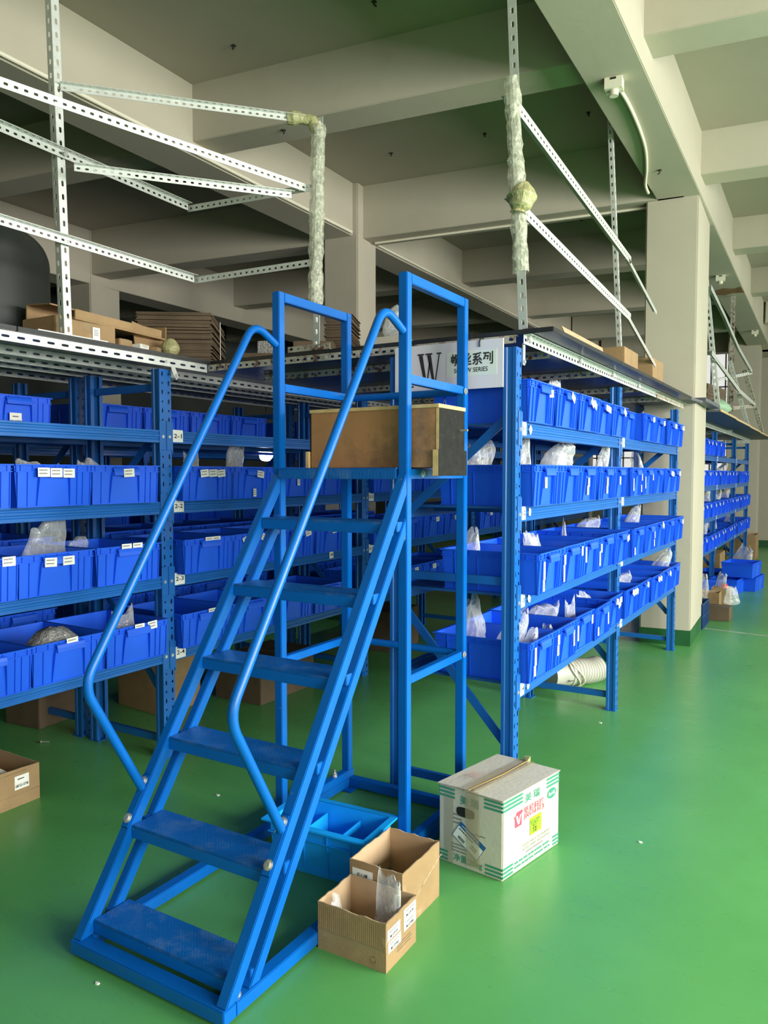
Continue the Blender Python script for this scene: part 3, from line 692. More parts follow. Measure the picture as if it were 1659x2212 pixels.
# right rack, near bay and far bay: shelf by shelf (edges measured along the shelf)
RB = {1: ([3.385, 3.785, 4.165, 4.535, 4.90], [5.33, 5.72, 6.10, 6.60, 6.965]),
      2: ([3.40, 3.76, 4.115, 4.475, 4.83-.03], [5.27, 5.67, 6.03, 6.40, 6.77]),
      3: ([3.39, 3.75, 4.105, 4.465, 4.80], [5.26, 5.62, 5.98, 6.36, 6.75]),
      4: ([3.385, 3.745, 4.105, 4.465, 4.81], [5.255, 5.66, 6.04, 6.45, 6.83])}
XF = {1: -1.245, 2: -1.225, 3: -1.205, 4: -1.235}
RST = {(1, 0, 0): [(0, .11, .152, .1)], (1, 0, 1): [(0, .02, .158, -.5)], (1, 0, 2): [(0, -.02, .158, -.6), (0, .03, .150, -.5)], (1, 0, 3): [(0, -.02, .155, -.1), (0, .035, .15, -.1)], (1, 0, 4): [(0, .03, .158, -.5)],
       (1, 1, 2): [(0, .06, .155, .2)], (1, 1, 1): [(0, .03, .16, .1)], (1, 1, 3): [(0, .04, .16, .1), (0, .075, .158, 0)], (1, 1, 4): [(0, .03, .16, 0), (0, .07, .16, 0)],
       (2, 0, 0): [(2, -.035, .11)], (2, 0, 2): [(2, .0, .105), (2, -.008, .06)], (2, 0, 3): [(2, -.01, .105), (2, -.01, .06)], (2, 0, 4): [(2, -.02, .11)],
       (2, 1, 0): [(3, -.12, .08), (2, .14, .13), (2, .14, .05)], (2, 1, 1): [(3, -.12, .09), (2, .14, .13)], (2, 1, 3): [(0, -.02, .155), (0, .03, .15)], (2, 1, 4): [(0, .05, .155)],
       (3, 0, 0): [(3, -.115, .11), (3, -.113, .055)], (3, 0, 1): [(2, -.14, .13), (3, -.14, .06), (2, .15, .15)], (3, 0, 2): [(3, -.11, .12)], (3, 0, 3): [(2, -.15, .13), (3, -.17, .07)], (3, 0, 4): [(0, .07, .15, .2)],
       (3, 1, 0): [(2, -.12, .04)], (3, 1, 1): [(2, .14, .11), (2, .14, .05)], (3, 1, 2): [(0, .0, .17, -.5)], (3, 1, 4): [(0, .03, .155)],
       (4, 0, 0): [(3, -.115, .12), (2, -.115, .05)], (4, 0, 1): [(2, -.15, .14), (2, -.15, .085), (3, .12, .10)], (4, 0, 2): [(3, -.115, .10), (2, .14, .14)], (4, 0, 3): [(2, -.12, .05), (3, .11, .1)], (4, 0, 4): [(0, -.03, .165, -.2), (0, .06, .165, 0), (0, .03, .14, .3)],
       (4, 1, 0): [(0, -.06, .168, -.4), (0, -.01, .168, -.3), (0, .04, .168, -.3)], (4, 1, 1): [(0, 0, .168, -.3)], (4, 1, 2): [(0, -.05, .168, -.3), (0, .02, .168, -.3)], (4, 1, 3): [(0, .02, .16, -.4)]}
for s in (1, 2, 3, 4):
    for bay in (0, 1):
        for i, y in enumerate(RB[s][bay]):
            dx = rnd.uniform(-.012, .012)
            if s == 1 and bay == 0 and i == 0: dx = .0
            who = 'near' if bay == 0 else 'far'
            if bay == 1 and s == 1 and i == 0: dx = -.05
            bin_at('R', XF[s]+dx, y+.176, SH[s-1], f'blue bin on shelf {bay+1}-{s} of the right rack, {ORD[i]} from its near post', f'blue bins on shelf {bay+1}-{s}',
                   RST.get((s, bay, i), []), rnd.uniform(-.02, .02), ('R', s, bay, i))
# left rack
XLF = -3.155
LB = {2: [1.66, 2.085, 2.50], 3: [1.68, 2.085, 2.515], 4: [1.74, 2.15, 2.555]}
LB2 = {2: [3.09, 3.505, 3.94, 4.36], 3: [3.085, 3.50, 3.93, 4.36], 4: [3.08, 3.49, 3.91, 4.33]}
LB3 = [5.15, 5.57, 5.99, 6.41, 7.22, 7.64, 8.06, 8.48, 9.30, 9.72]
LST = {(2, 1): [(1, -.078, .160), (1, -.012, .158), (1, .055, .156)], (2, 2): [(1, .0, .158, .05)], (3, 1): [(1, -.05, .156, -.05), (1, .045, .156, .0)], (3, 2): [(1, -.03, .185, 0, .006), (1, .04, .185, 0, .006)],
       (4, 1): [(1, .0, .182, .05, .008)], (4, 2): [(1, .09, .18, .05), (1, .0, .18, .0, .006)], (3, 0): [(1, .15, .18)]}
LST2 = {(2, 0): [(1, -.055, .156, .1), (1, .012, .157, .05), (1, .078, .156, .1)], (2, 1): [(1, .03, .15, -.15), (2, .0, .035)], (2, 2): [(2, .0, .1)], (3, 0): [(1, -.02, .18, .0, .006), (1, .04, .18, 0, .006)], (3, 1): [(1, -.09, .16, .4), (1, .06, .16, -.5)], (3, 2): [(1, .12, .16, .2)], (3, 3): [(1, 0, .16, .1)], (4, 0): [(1, .02, .18, 0, .006)]}
SN = {2: '2', 3: '3', 4: '4'}
for s in (2, 3, 4):
    for i, y in enumerate(LB[s]):
        bin_at('L', XLF+rnd.uniform(-.01, .01), y+.2, SH[s-1], f'lit blue bin on the left rack, {ORD[2-i]} left of the post labelled 2-{s}', f'blue bins left of the 2-{s} label', LST.get((s, i), []), rnd.uniform(-.03, .01) - (.06 if (s, i) == (2, 2) else 0), ('L', s, 0, i))
    for i, y in enumerate(LB2[s]):
        bin_at('L', XLF+rnd.uniform(-.012, .012), y+.2, SH[s-1], f'blue bin on shelf 2-{s} behind the ladder, {ORD[i]} after the label post', f'blue bins on shelf 2-{s}', LST2.get((s, i), []), rnd.uniform(-.03, .02), ('L', s, 1, i))
    for i, y in enumerate(LB3):
        bin_at('L', XLF-.02, y+.2, SH[s-1], f'dim blue bin on shelf 3-{s} deep in the aisle, {ORD[i]} after the label', f'dim bins on shelf 3-{s}', [(1, rnd.uniform(-.1, .1), .155, .1)], 0, ('L', s, 2, i))
# rack behind the left one
for s in (1, 2, 3, 4):
    for i, y in enumerate([1.62, 2.03, 2.45, 3.13, 3.55, 3.97, 4.39, 5.2, 5.62, 6.04]):
        if s == 1 and i in (0, 1): continue
        b = bin_at('L', -3.965, y+.2, SH[s-1]+.002, f'shaded blue bin on the {["", "top", "second", "third", "lowest"][s]} rear left shelf, {ORD[i]} from its near end' if not (s == 1 and i == 2) else 'shaded blue bin with a white label reading 99-2023, top shelf at left',
               f'shaded bins on the {["", "top", "second", "third", "lowest"][s]} rear shelf', [(1, .0, .03)] if s in (3, 4) else [], 0)
        if s == 1 and i == 2:
            m = MB(); slab3(m, (0, 0, 0), (0, 1, 0), (0, 0, 1), .072, .072, .001); text(m, '99-2023', (.0018, 0, -.012), (0, 1, 0), (0, 0, 1), h=.016, w=.066, mi=1, bold=.02)
            scrib(m, (.0018, 0, .016), (0, 1, 0), (0, 0, 1), .04, .014, 1, 1, random.Random(5)); o = build('sticker', m, [M_white, M_ink], b, loc=(.012, -.03, .06))
for s in (1, 2, 3, 4):
    for i, y in enumerate([3.4, 3.82, 4.24, 4.66, 5.4, 5.82, 6.24, 6.66, 7.5, 7.92, 8.34]):
        if s == 2 and i in (2, 5): continue
        bin_at('L', -5.88, y+.2, SH[s-1]+.002, f'barely visible blue bin on the {["", "top", "second", "third", "lowest"][s]} shelf behind the lamp', f'barely visible bins on the {["", "top", "second", "third", "lowest"][s]} shelf behind the lamp', [], 0, handle=False)
# rack beyond the column
for s in (1, 2, 3, 4):
    ys = [9.36+.345*k+(.10 if k >= 6 else 0)+(.12 if k >= 12 else 0) for k in range(17)]
    if s == 1: ys = ys[2:7]
    for i, y in enumerate(ys):
        if y+.35 > 15.55: continue
        bin_at('R', -1.455+rnd.uniform(-.015, .015), y+.176, SH[s-1], f'small blue bin beyond the column, {["", "top", "second", "third", "lowest"][s]} shelf, {ORD[i]} along',
               f'bins on the {["", "top", "second", "third", "lowest"][s]} shelf beyond the column', [(0, rnd.uniform(-.06, .08), .15, rnd.uniform(-.4, .4))] if rnd.random() < .7 else [], rnd.uniform(-.02, .02), ('F', s, 0, i))

# ------------------------------------------------------------------ polythene bags
def bag_mesh(seed, w, t, h, lean=0.0, top=.5, n=36, nz=20, amp=1.0):
    """soft film pouch: closed at the foot, pinched to an uneven flat edge at the top"""
    m = MB(); off = Vector((seed*3.17, seed*1.3, seed*.7)); vs = []
    for j in range(nz+1):
        s = j/nz
        ww = w/2*(1-.12*s+.10*math.sin(s*5+seed)) * math.sin(min(1, s*5+.35)*math.pi/2)
        tt = t/2*math.sin(min(1, s*3.2+.25)*math.pi/2)*(1-s)**top + .004
        for i in range(n):
            a = 2*math.pi*i/n
            u = math.sin(a); v = math.cos(a)
            p = Vector((v*tt, u*ww, s*h))
            q = Vector((v*.5, u*1.5, s*2.2))+off
            r1 = 1-abs(noise.noise(q*1.7))*2; r2 = 1-abs(noise.noise(q*3.6+Vector((4, 1, 2))))*2
            k = (r1*.05+r2*.022)*w*amp
            p.x += lean*s*s + k*(1 if v >= 0 else -1)*(.35+.65*abs(v)) + noise.noise(Vector((u*1.1, s*1.6, seed)))*w*.16*s
            p.y += noise.noise(q*1.2+Vector((9, 2, 1)))*w*.10
            p.z += s*s*(noise.noise(Vector((u*1.5+seed, seed*2.3, .3)))*.28+noise.noise(Vector((u*4+seed, 1.7, seed)))*.07)*h
            vs.append(p)
    f = []
    for j in range(nz):
        for i in range(n):
            A, Bq, Cq, D = j*n+i, j*n+(i+1) % n, (j+1)*n+(i+1) % n, (j+1)*n+i
            f += [(A, Bq, Cq), (A, Cq, D)] if (i+j) % 2 else [(A, Bq, D), (Bq, Cq, D)]
    f.append(tuple(range(n))[::-1])
    m.add(vs, f, 0, True); return m.mesh('plastic_bag', M_bag)
BAGS = [bag_mesh(k+1, .18, .12, .2, [.03, -.02, .05, 0, -.04, .06][k], [.5, .8, .35, .6, .9, .45][k]) for k in range(6)]
def bag(x, y, z0, ztop, w, label, k=None, rz=None, group='polythene bags in the bins', dep=None):
    k = rnd.randrange(6) if k is None else k
    o = link('plastic_bag', BAGS[k], None, (x, y, z0), (0, 0, rnd.uniform(-.6, .6) if rz is None else rz))
    o.scale = ((dep or w)/.18, w/.18, (ztop-z0)/.2); tag(o, label, 'bag', group); return o
F = .012
def inbin(s): return SH[s-1]+F
B = 'clear plastic bag '
bag(-1.50, 4.42, inbin(1), 2.16, .20, B+'with pen marks standing high in a top shelf bin, shelf 1-1', 2, .0, dep=.12)
bag(-1.45, 6.78, inbin(1), 2.12, .14, B+'peaking above the bins on shelf 2-1', 1)
bag(-1.60, 3.56, inbin(2), 1.74, .22, B+'heaped at the rear of the first bin on shelf 1-2', 0)
bag(-1.38, 3.62, inbin(2), 1.77, .14, B+'standing beside the post at the front of shelf 1-2', 3)
bag(-1.45, 4.32, inbin(2), 1.79, .27, B+'big and bulging, tallest on shelf 1-2', 2, .1)
bag(-1.50, 4.68, inbin(2), 1.74, .22, B+'crumpled, right of the tallest bag on shelf 1-2', 4)
bag(-1.37, 5.02, inbin(2), 1.78, .14, B+'narrow and upright at the far post of shelf 1-2', 5, 0)
bag(-1.45, 6.55, inbin(2), 1.765, .22, B+'with an open top above shelf 2-2', 4)
bag(-1.63, 3.56, inbin(3), 1.30, .17, B+'shiny and crumpled at the rear of the first bin, shelf 1-3', 0)
bag(-1.41, 3.90, inbin(3), 1.29, .17, B+'rounded, in the second bin on shelf 1-3', 1)
bag(-1.45, 4.56, inbin(3), 1.29, .07, B+'thin and twisted, in a middle bin on shelf 1-3', 3)
bag(-1.58, 5.45, inbin(3), 1.30, .22, B+'bulging in the first bin of shelf 2-3', 2)
bag(-1.44, 6.16, inbin(3), 1.34, .18, B+'holding papers, middle of shelf 2-3', 5)
bag(-1.61, 3.57, inbin(4), .955, .20, B+'square and upright at the rear of the first bin, shelf 1-4', 3, .3)
bag(-1.42, 3.56, inbin(4), .91, .22, B+'flopping open behind the near post, shelf 1-4', 5, .1)
bag(-1.30, 3.55, inbin(4), .825, .14, B+'low, with white paper, at the front of the first bin, shelf 1-4', 0)
bag(-1.47, 4.20, inbin(4), .875, .20, B+'folded over in the third bin of shelf 1-4', 2)
bag(-1.33, 4.31, inbin(4), .865, .075, B+'small and pointed at the front of the third bin, shelf 1-4', 3)
bag(-1.32, 3.92, inbin(4), .805, .14, B+'low in the second bin of shelf 1-4', 1)
bag(-1.42, 4.97, inbin(4), .81, .19, B+'flat, in the last bin of shelf 1-4', 4)
bag(-1.45, 5.86, inbin(4), .865, .22, B+'bulky, in the second bin of shelf 2-4', 2)
bag(-1.38, 6.98, inbin(4), .93, .24, B+'tall, by the far post of shelf 2-4', 5)
bag(-3.36, 2.36, inbin(3), 1.375, .235, B+'with handwriting standing in a left rack bin, third shelf', 5, .0, dep=.14)
bag(-3.50, 2.63, inbin(3), 1.245, .16, B+'flat, lying behind the bin with two labels, left rack', 0)
bag(-3.40, 2.36, inbin(2), 1.665, .22, B+'grey and flat, just above the bin with three labels', 1)
bag(-3.42, 2.70, inbin(2), 1.665, .16, B+'hardly showing in the tilted bin left of the label post', 4)
bag(-3.36, 3.36, inbin(2), 1.72, .11, B+'grey and peaked, above the first bin of shelf 2-2', 3)
bag(-3.36, 3.73, inbin(2), 1.80, .17, B+'holding brown parts, above the second bin of shelf 2-2', 2, .1, dep=.1)
bag(-3.32, 2.80, inbin(4), .855, .14, B+'pale and pointed, in the lowest left bin beside the label post', 3)
m = MB()
vs = []; n1, n2 = 26, 14
for j in range(n2+1):
    for i in range(n1+1):
        u, v = i/n1*2-1, j/n2*2-1; r = max(0, 1-u*u*.9)*max(0, 1-v*v*.9)
        vs.append((v*.10, u*.155, .03+.115*r**.6+.012*noise.noise(Vector((u*5, v*5, 2)))))
m.add(vs, [(j*(n1+1)+i, j*(n1+1)+i+1, (j+1)*(n1+1)+i+1, (j+1)*(n1+1)+i) for j in range(n2) for i in range(n1)], 0, True)
o = build('bubble_wrap_parcel', m, M_bubble, None, solid=.004, loc=(-3.29, 2.35, SH[3]+.03)); o.scale = (1, 1, 1.42); tag(o, 'silver bubble wrapped parcel filling a lowest left bin', 'parcel')
for i, (s, k) in enumerate([(2, 1), (2, 4), (2, 7), (3, 2), (3, 5), (3, 7), (3, 10), (4, 2), (4, 4), (4, 7), (4, 12), (3, 8), (2, 9)]):
    bb_ = ALLBINS.get(('F', s, 0, k))
    if bb_: bag(bb_.location.x-.18, bb_.location.y, SH[s-1]+F, SH[s-1]+.195+rnd.uniform(.04, .17), .24, f'clear plastic bag in the {ORD[k]} bin of the {["", "top", "second", "third", "lowest"][s]} shelf beyond the column', group='bags in the bins beyond the column')

# ------------------------------------------------------------------ loft deck above the racks
dk = empty('loft_deck', (-3.2, 3.33, 2.19), 'dark plywood deck on slotted steel angles covering the racks and the aisle', 'deck')
DO = Vector(dk.location)
def dpart(name, a, c, m_=M_deck): m = MB(); m.box(Vector(a)-DO, Vector(c)-DO); return build(name, m, m_, dk, .002)
ZD = 2.236
for y0, y1 in ((.9, 2.12), (2.125, 3.345)): dpart('deck_board', (-4.62, y0, ZD), (-3.175, y1, ZD+.022))
for i, (y0, y1) in enumerate([(3.35, 4.56), (4.565, 5.78), (5.785, 7.0)]):
    for x0, x1 in [(-4.62, -3.405), (-3.4, -2.185), (-2.18, -1.125)]: dpart('deck_board', (x0, y0, ZD), (x1, y1, ZD+.022))
dpart('deck_board', (-2.4, 7.005, ZD), (-1.66, 8.4, ZD+.022)); dpart('deck_board', (-3.95, 7.005, ZD), (-2.405, 9.2, ZD+.022)); dpart('deck_board', (-3.95, 9.205, ZD), (-1.70, 11.3, ZD+.022))  # rearmost boards: unseen deck extension, added to darken the aisle
m = MB(); m.hexa([Vector(p)-DO for p in ((-1.62, 7.0, ZD), (-1.14, 7.0, ZD), (-1.10, 7.44, ZD), (-1.62, 7.44, ZD))], [Vector(p)-DO for p in ((-1.62, 7.0, ZD+.022), (-1.14, 7.0, ZD+.022), (-1.10, 7.44, ZD+.022), (-1.62, 7.44, ZD+.022))]); build('deck_board', m, M_deckgrey, dk, .002)
def dang(p0, p1, a, b, m_=M_zinc, **k): return slotted_angle('slotted_angle', Vector(p0)-DO, Vector(p1)-DO, a, b, dk, m_, **k)
big = dict(w=.045, pitch=.074, slot=(.020, .006))
dang((-3.195, .9, ZD-.002), (-3.195, 3.33, ZD-.002), (0, 0, -1), (-1, 0, 0), **big)
dang((-3.20, 3.345, ZD-.002), (-1.30, 3.345, ZD-.002), (0, 0, -1), (0, 1, 0), M_rust, w=.036, pitch=.045, slot=(.011, .006))
dang((-1.262, 3.345, ZD-.004), (-1.262, 6.2, ZD-.004), (0, 0, -1), (1, 0, 0), w=.040, pitch=.05, slot=(.012, .007))
dang((-1.262, 6.2, ZD-.004), (-1.262, 7.42, ZD-.004), (0, 0, -1), (1, 0, 0), M_rust, w=.040, pitch=.05, slot=(.012, .007))
for y in (3.85, 4.75, 5.75, 6.6): dang((-3.2, y, ZD-.002), (-1.31 if y < 4 else -1.27, y, ZD-.002), (0, 0, -1), (0, 1, 0), M_rust, w=.040, pitch=.05, slot=(.012, .007))
for x in (-3.55, -3.8, -4.0, -4.35): dang((x, .95, ZD-.002), (x, 6.9, ZD-.002), (0, 0, -1), (-1, 0, 0), **big)
dang((-2.62, 3.355, ZD+.025), (-2.34, 3.355, ZD+.025), (0, 0, 1), (0, 1, 0), M_rust, w=.03, pitch=.045, slot=(.011, .006))
m = MB(); m.box(Vector((-3.215, 2.23, ZD+.022))-DO, Vector((-3.18, 2.62, ZD+.028))-DO); build('base_strip', m, M_zinc, dk, .001)
m = MB(); m.add([Vector(p)-DO for p in ((-3.190, 3.045, 2.19), (-3.190, 3.075, 2.19), (-3.190, 3.10, 2.14), (-3.190, 3.085, 2.12), (-3.190, 3.06, 2.15))], [(0, 1, 2, 3, 4)]); build('corner_clip', m, M_zinc, dk, solid=.004)
bolt(dk, Vector((-3.188, 3.085, 2.143))-DO, 'x', .9); bolt(dk, Vector((-3.193, 3.02, 2.215))-DO, 'x', .7)
for x in (-2.47, -2.36): bolt(dk, Vector((x, 3.343, 2.215))-DO, '-y', .9)
for y in (3.40, 4.2, 4.9, 5.6): link('stud', STUD, dk, Vector((-1.25, y, ZD-.03))-DO)
m = MB(); m.box(Vector((-1.279, 3.372, 2.10))-DO, Vector((-1.272, 3.395, 2.20))-DO); build('hanger_plate', m, M_zinc, dk, .001); bolt(dk, Vector((-1.272, 3.384, 2.115))-DO, 'x', .8)

# separate ledge board against the column and the deck of the far rack
m = MB(); m.box((-1.176, 7.46, 2.255), (-1.08, 8.40, 2.29)); o = build('ledge_board', m, M_deckgrey, None, .002); tag(o, 'short grey board jutting from the big column at deck height', 'board')
dk2 = empty('loft_deck', (-1.1, 9.0, 2.236), 'grey plywood deck over the rack beyond the column', 'deck')
for i, (a, c) in enumerate([(8.5, 9.9), (9.91, 11.6), (11.61, 13.2), (13.21, 15.9)]):
    m = MB(); m.box((-1.1, a-9.0, 0), (.01-.012*i, c-9.0, .022)); build('deck_board', m, M_deckgrey, dk2, .002)
    m = MB(); m.box((.01-.012*i, a-9.0, 0), (.016-.012*i, c-9.0, .023)); build('edge_strip', m, M_plyedge, dk2)
slotted_angle('slotted_angle', (-.38, -.5, -.002), (-.38, 6.6, -.002), (0, 0, -1), (-1, 0, 0), dk2, M_zinc, w=.05, pitch=.08, slot=(.02, .008))
slotted_angle('slotted_angle', (-1.0, 3.2, -.002), (-.3, 3.2, -.002), (0, 0, -1), (0, 1, 0), dk2, M_zinc, w=.05, pitch=.08, slot=(.02, .008))
slotted_angle('slotted_angle', (-1.0, 5.6, -.06), (-.3, 5.6, -.06), (0, 0, -1), (0, 1, 0), dk2, M_zinc, w=.05, pitch=.08, slot=(.02, .008))

# ------------------------------------------------------------------ slotted angle frames above the deck
def wrap_tube(name, pts, r, parent, seed, m_=M_wrap, prof=None):
    m = MB(); P = [Vector(p) for p in pts]; Q = []
    for i in range(len(P)-1):
        n = max(2, int((P[i+1]-P[i]).length/.022))
        for k in range(n): Q.append(P[i].lerp(P[i+1], k/n))
    Q.append(P[-1])
    R = [r*(1+.30*noise.noise(Vector((seed, k*.45, 0)))+.18*noise.noise(Vector((seed, k*1.3, 5)))) for k in range(len(Q))]
    if prof: R = [R[k]*prof[min(len(prof)-1, int(k*len(prof)/len(Q)))] for k in range(len(Q))]
    m.tube(Q, r, 14, 0, False, R)
    m.v = [tuple(Vector(v)+Vector((noise.noise(Vector(v)*40), noise.noise(Vector(v)*40+Vector((7, 0, 0))), 0))*.006) for v in m.v]
    m.sm = [False]*len(m.sm)
    return build(name, m, m_, parent)
zt = dict(w=.042, pitch=.061, slot=(.0135, .0065)); rl = dict(w=.036, pitch=.038, slot=(.0085, .0055)); rw = dict(w=.058, pitch=.045, slot=(.010, .006)); dg_ = dict(w=.03, pitch=.036, slot=(.008, .0048))
f1 = empty('slotted_angle_frame', (-3.22, 2.39, 2.26), 'galvanised slotted angle frame above the left deck, one post wrapped in film', 'frame')
O1 = Vector(f1.location)
def f1a(name, p0, p1, a, b, m_=M_zinc, **k): return slotted_angle(name, Vector(p0)-O1, Vector(p1)-O1, a, b, f1, m_, **k)
f1a('upright', (-3.215, 2.395, 2.262), (-3.262, 2.372, 4.64), (0, 1, 0), (-1, 0, 0), **zt)
f1a('upright', (-2.455, 3.36, 2.262), (-2.425, 3.36, 3.47), (1, 0, 0), (-1, .35, 0), **zt)
f1a('rail', (-3.04, .95, 3.13), (-2.476, 3.335, 3.13), (0, 0, -1), (-1, .2, 0), w=.040, pitch=.038, slot=(.0085, .0055))
f1a('rail', (-3.21, .95, 3.15), (-3.22, 3.22, 3.125), (0, 0, -1), (1, 0, 0), **rl)
f1a('rail', (-3.24, 3.24, 3.125), (-2.45, 3.335, 3.125), (0, 0, -1), (0, 1, 0), **rl)
f1a('rail', (-3.19, .95, 2.725), (-3.20, 3.24, 2.725), (0, 0, -1), (1, 0, 0), **rl)
f1a('rail', (-3.22, 3.26, 2.725), (-2.46, 3.335, 2.735), (0, 0, -1), (0, 1, 0), **rl)
f1a('brace', (-3.09, 2.37, 3.03), (-2.47, 3.20, 3.045), (0, 0, -1), (1, 0, 0), **dg_)
f1a('rail', (-3.23, 2.41, 3.445), (-2.465, 3.35, 3.475), (0, 0, -1), (.7, -.7, 0), **dg_)
wrap_tube('film_wrap', [Vector(p)-O1 for p in ((-2.438, 3.362, 2.50), (-2.430, 3.36, 2.8), (-2.420, 3.36, 3.2), (-2.412, 3.36, 3.43))], .038, f1, 2.2)
wrap_tube('tape_knot', [Vector(p)-O1 for p in ((-2.55, 3.27, 3.462), (-2.50, 3.31, 3.468), (-2.445, 3.35, 3.455), (-2.425, 3.36, 3.40))], .030, f1, 5.1, M_wrapy)
bolt(f1, Vector((-3.23, 2.42, 3.43))-O1, 'x', .8); bolt(f1, Vector((-3.20, 2.41, 2.705))-O1, 'x', .8); bolt(f1, Vector((-3.20, 2.41, 3.115))-O1, 'x', .8)
f2 = empty('slotted_angle_frame', (-1.29, 3.38, 2.26), 'galvanised slotted angle frame above the right rack, near post wrapped in film', 'frame')
O2 = Vector(f2.location)
def f2a(name, p0, p1, a, b, m_=M_zinc, **k): return slotted_angle(name, Vector(p0)-O2, Vector(p1)-O2, a, b, f2, m_, **k)
f2a('upright', (-1.295, 3.37, 2.262), (-1.405, 3.37, 4.64), (1, 0, 0), (-.8, .55, 0), **zt)
f2a('upright', (-1.55, 6.36, 2.262), (-1.565, 5.88, 4.64), (0, 1, 0), (-1, 0, 0), w=.034, pitch=.061, slot=(.0135, .0065))
f2a('rail', (-1.345, 3.40, 3.345), (-1.345, 5.70, 3.155), (0, 0, -1), (-1, 0, .5), **rw)
f2a('rail', (-1.345, 5.64, 3.13), (-1.345, 6.6, 2.93), (0, 0, -1), (-1, 0, .5), **dg_)
f2a('rail', (-1.335, 3.42, 2.885), (-1.345, 5.72, 2.755), (0, 0, -1), (-1, 0, .5), **rw)
f2a('rail', (-1.345, 5.64, 2.735), (-1.345, 6.6, 2.50), (0, 0, -1), (-1, 0, .5), **dg_)
wrap_tube('film_wrap', [Vector(p)-O2 for p in ((-1.288, 3.375, 2.52), (-1.305, 3.375, 2.8), (-1.335, 3.375, 3.3), (-1.342, 3.375, 3.40))], .036, f2, 8.8)
wrap_tube('tape_knot', [Vector(p)-O2 for p in ((-1.30, 3.36, 2.785), (-1.295, 3.362, 2.81), (-1.285, 3.365, 2.84), (-1.285, 3.37, 2.87), (-1.31, 3.37, 2.90))], .055, f2, 3.3, M_wrapy, (.62, .95, 1.12, .95, .55))
wrap_tube('film_wrap', [Vector(p)-O2 for p in ((-1.31, 3.39, 2.845), (-1.33, 3.46, 2.842), (-1.335, 3.53, 2.838))], .030, f2, 1.1)
f3 = empty('slotted_angle_frame', (-1.2, 9.6, 2.26), 'light slotted angle frame with sagging rails above the far rack', 'frame')
O3 = Vector(f3.location)
def f3a(name, p0, p1, a, b, m_=M_zinc, **k): return slotted_angle(name, Vector(p0)-O3, Vector(p1)-O3, a, b, f3, m_, **k)
f3a('upright', (-1.16, 9.05, 2.26), (-1.30, 8.6, 4.1), (0, 1, 0), (-1, 0, 0), w=.05, pitch=.07, slot=(.018, .009))
f3a('upright', (-1.42, 11.9, 2.26), (-1.42, 11.9, 4.1), (1, 0, 0), (0, 1, 0), M_rust, w=.06, pitch=.07, slot=(.018, .009))
f3a('upright', (-1.14, 11.9, 2.26), (-1.35, 11.5, 3.15), (0, 1, 0), (-1, 0, 0), w=.05, pitch=.07, slot=(.018, .009))
f3a('upright', (-1.14, 14.2, 2.26), (-1.30, 12.9, 3.18), (0, 1, 0), (-1, 0, 0), M_rust, w=.06, pitch=.07, slot=(.018, .009))
for pts in ([(-1.20, 8.5, 3.52), (-1.20, 9.6, 3.42), (-1.20, 11.0, 3.25), (-1.22, 12.9, 3.17)], [(-1.18, 8.5, 2.86), (-1.18, 9.6, 2.79), (-1.18, 11.0, 2.70), (-1.2, 13.3, 2.70)]):
    for a, c in zip(pts[:-1], pts[1:]): f3a('rail', a, c, (0, 0, -1), (-1, 0, .5), w=.05, pitch=.06, slot=(.012, .008))
f3a('brace', (-1.6, 11.9, 2.95), (-1.22, 12.9, 3.15), (0, 0, -1), (-1, 0, 0), w=.04, pitch=.06, slot=(.012, .008))
f3a('brace', (-1.42, 11.9, 2.55), (-1.2, 13.3, 2.69), (0, 0, -1), (-1, 0, 0), M_rust, w=.05, pitch=.06, slot=(.012, .008))

# ------------------------------------------------------------------ hanging sign
sg = empty('hanging_sign', (-1.61, 3.325, 2.21), 'lilac hanging sign 1W screw series tied to the deck edge above the right rack end', 'sign')
SO = Vector(sg.location); SX0, SX1, SZ0, SZ1 = -1.905, -1.337, 1.995, 2.217; YS = 3.288
m = MB(); m.box(Vector((SX0, YS, SZ0))-SO, Vector((SX1, YS+.008, SZ1))-SO); build('board', m, M_sign, sg, .001)
m = MB(); slab3(m, Vector((-1.495, YS, 2.113))-SO, (1, 0, 0), (0, 0, 1), .255, .115, .0008); build('paper_strip', m, M_signpale, sg)
m = MB(); y = YS-.0018
text(m, '螺丝系列', Vector((-1.493, y, 2.132))-SO, (1, 0, 0), (0, 0, 1), h=.060, w=.215, bold=.022)
text(m, 'SCREW SERIES', Vector((-1.497, y, 2.083))-SO, (1, 0, 0), (0, 0, 1), h=.021, w=.17, bold=.01)
def poly(pts): m.add([Vector((x, y, z))-SO for x, z in pts], [tuple(range(len(pts)))])
def serif_w(x0, z0, w, h):
    P = lambda a, b: (x0+a*w, z0+b*h)
    for o_ in (0, .36):
        poly([P(.03+o_, .95), P(.20+o_, .95), P(.40+o_ if o_ == 0 else .745, .0), P(.30+o_ if o_ == 0 else .655, .0)])
    poly([P(.40, 0), P(.30, 0), P(.345, .02), P(.475, .72), P(.535, .72)]); poly([P(.745, 0), P(.655, 0), P(.70, .02), P(.885, .95), P(.935, .95)])
    for a, b_ in ((-.02, .26), (.32, .62), (.80, 1.0)): poly([P(a, .955), P(b_, .955), P(b_, 1), P(a, 1)])
serif_w(-1.775, 2.018, .125, .158)
poly([(-1.845, 2.018), (-1.815, 2.018), (-1.815, 2.176), (-1.832, 2.176), (-1.862, 2.150), (-1.862, 2.140), (-1.845, 2.146)]); poly([(-1.862, 2.018), (-1.798, 2.018), (-1.798, 2.025), (-1.862, 2.025)])
build('lettering', m, mat('sign_letters', (.03, .03, .032), .5), sg)
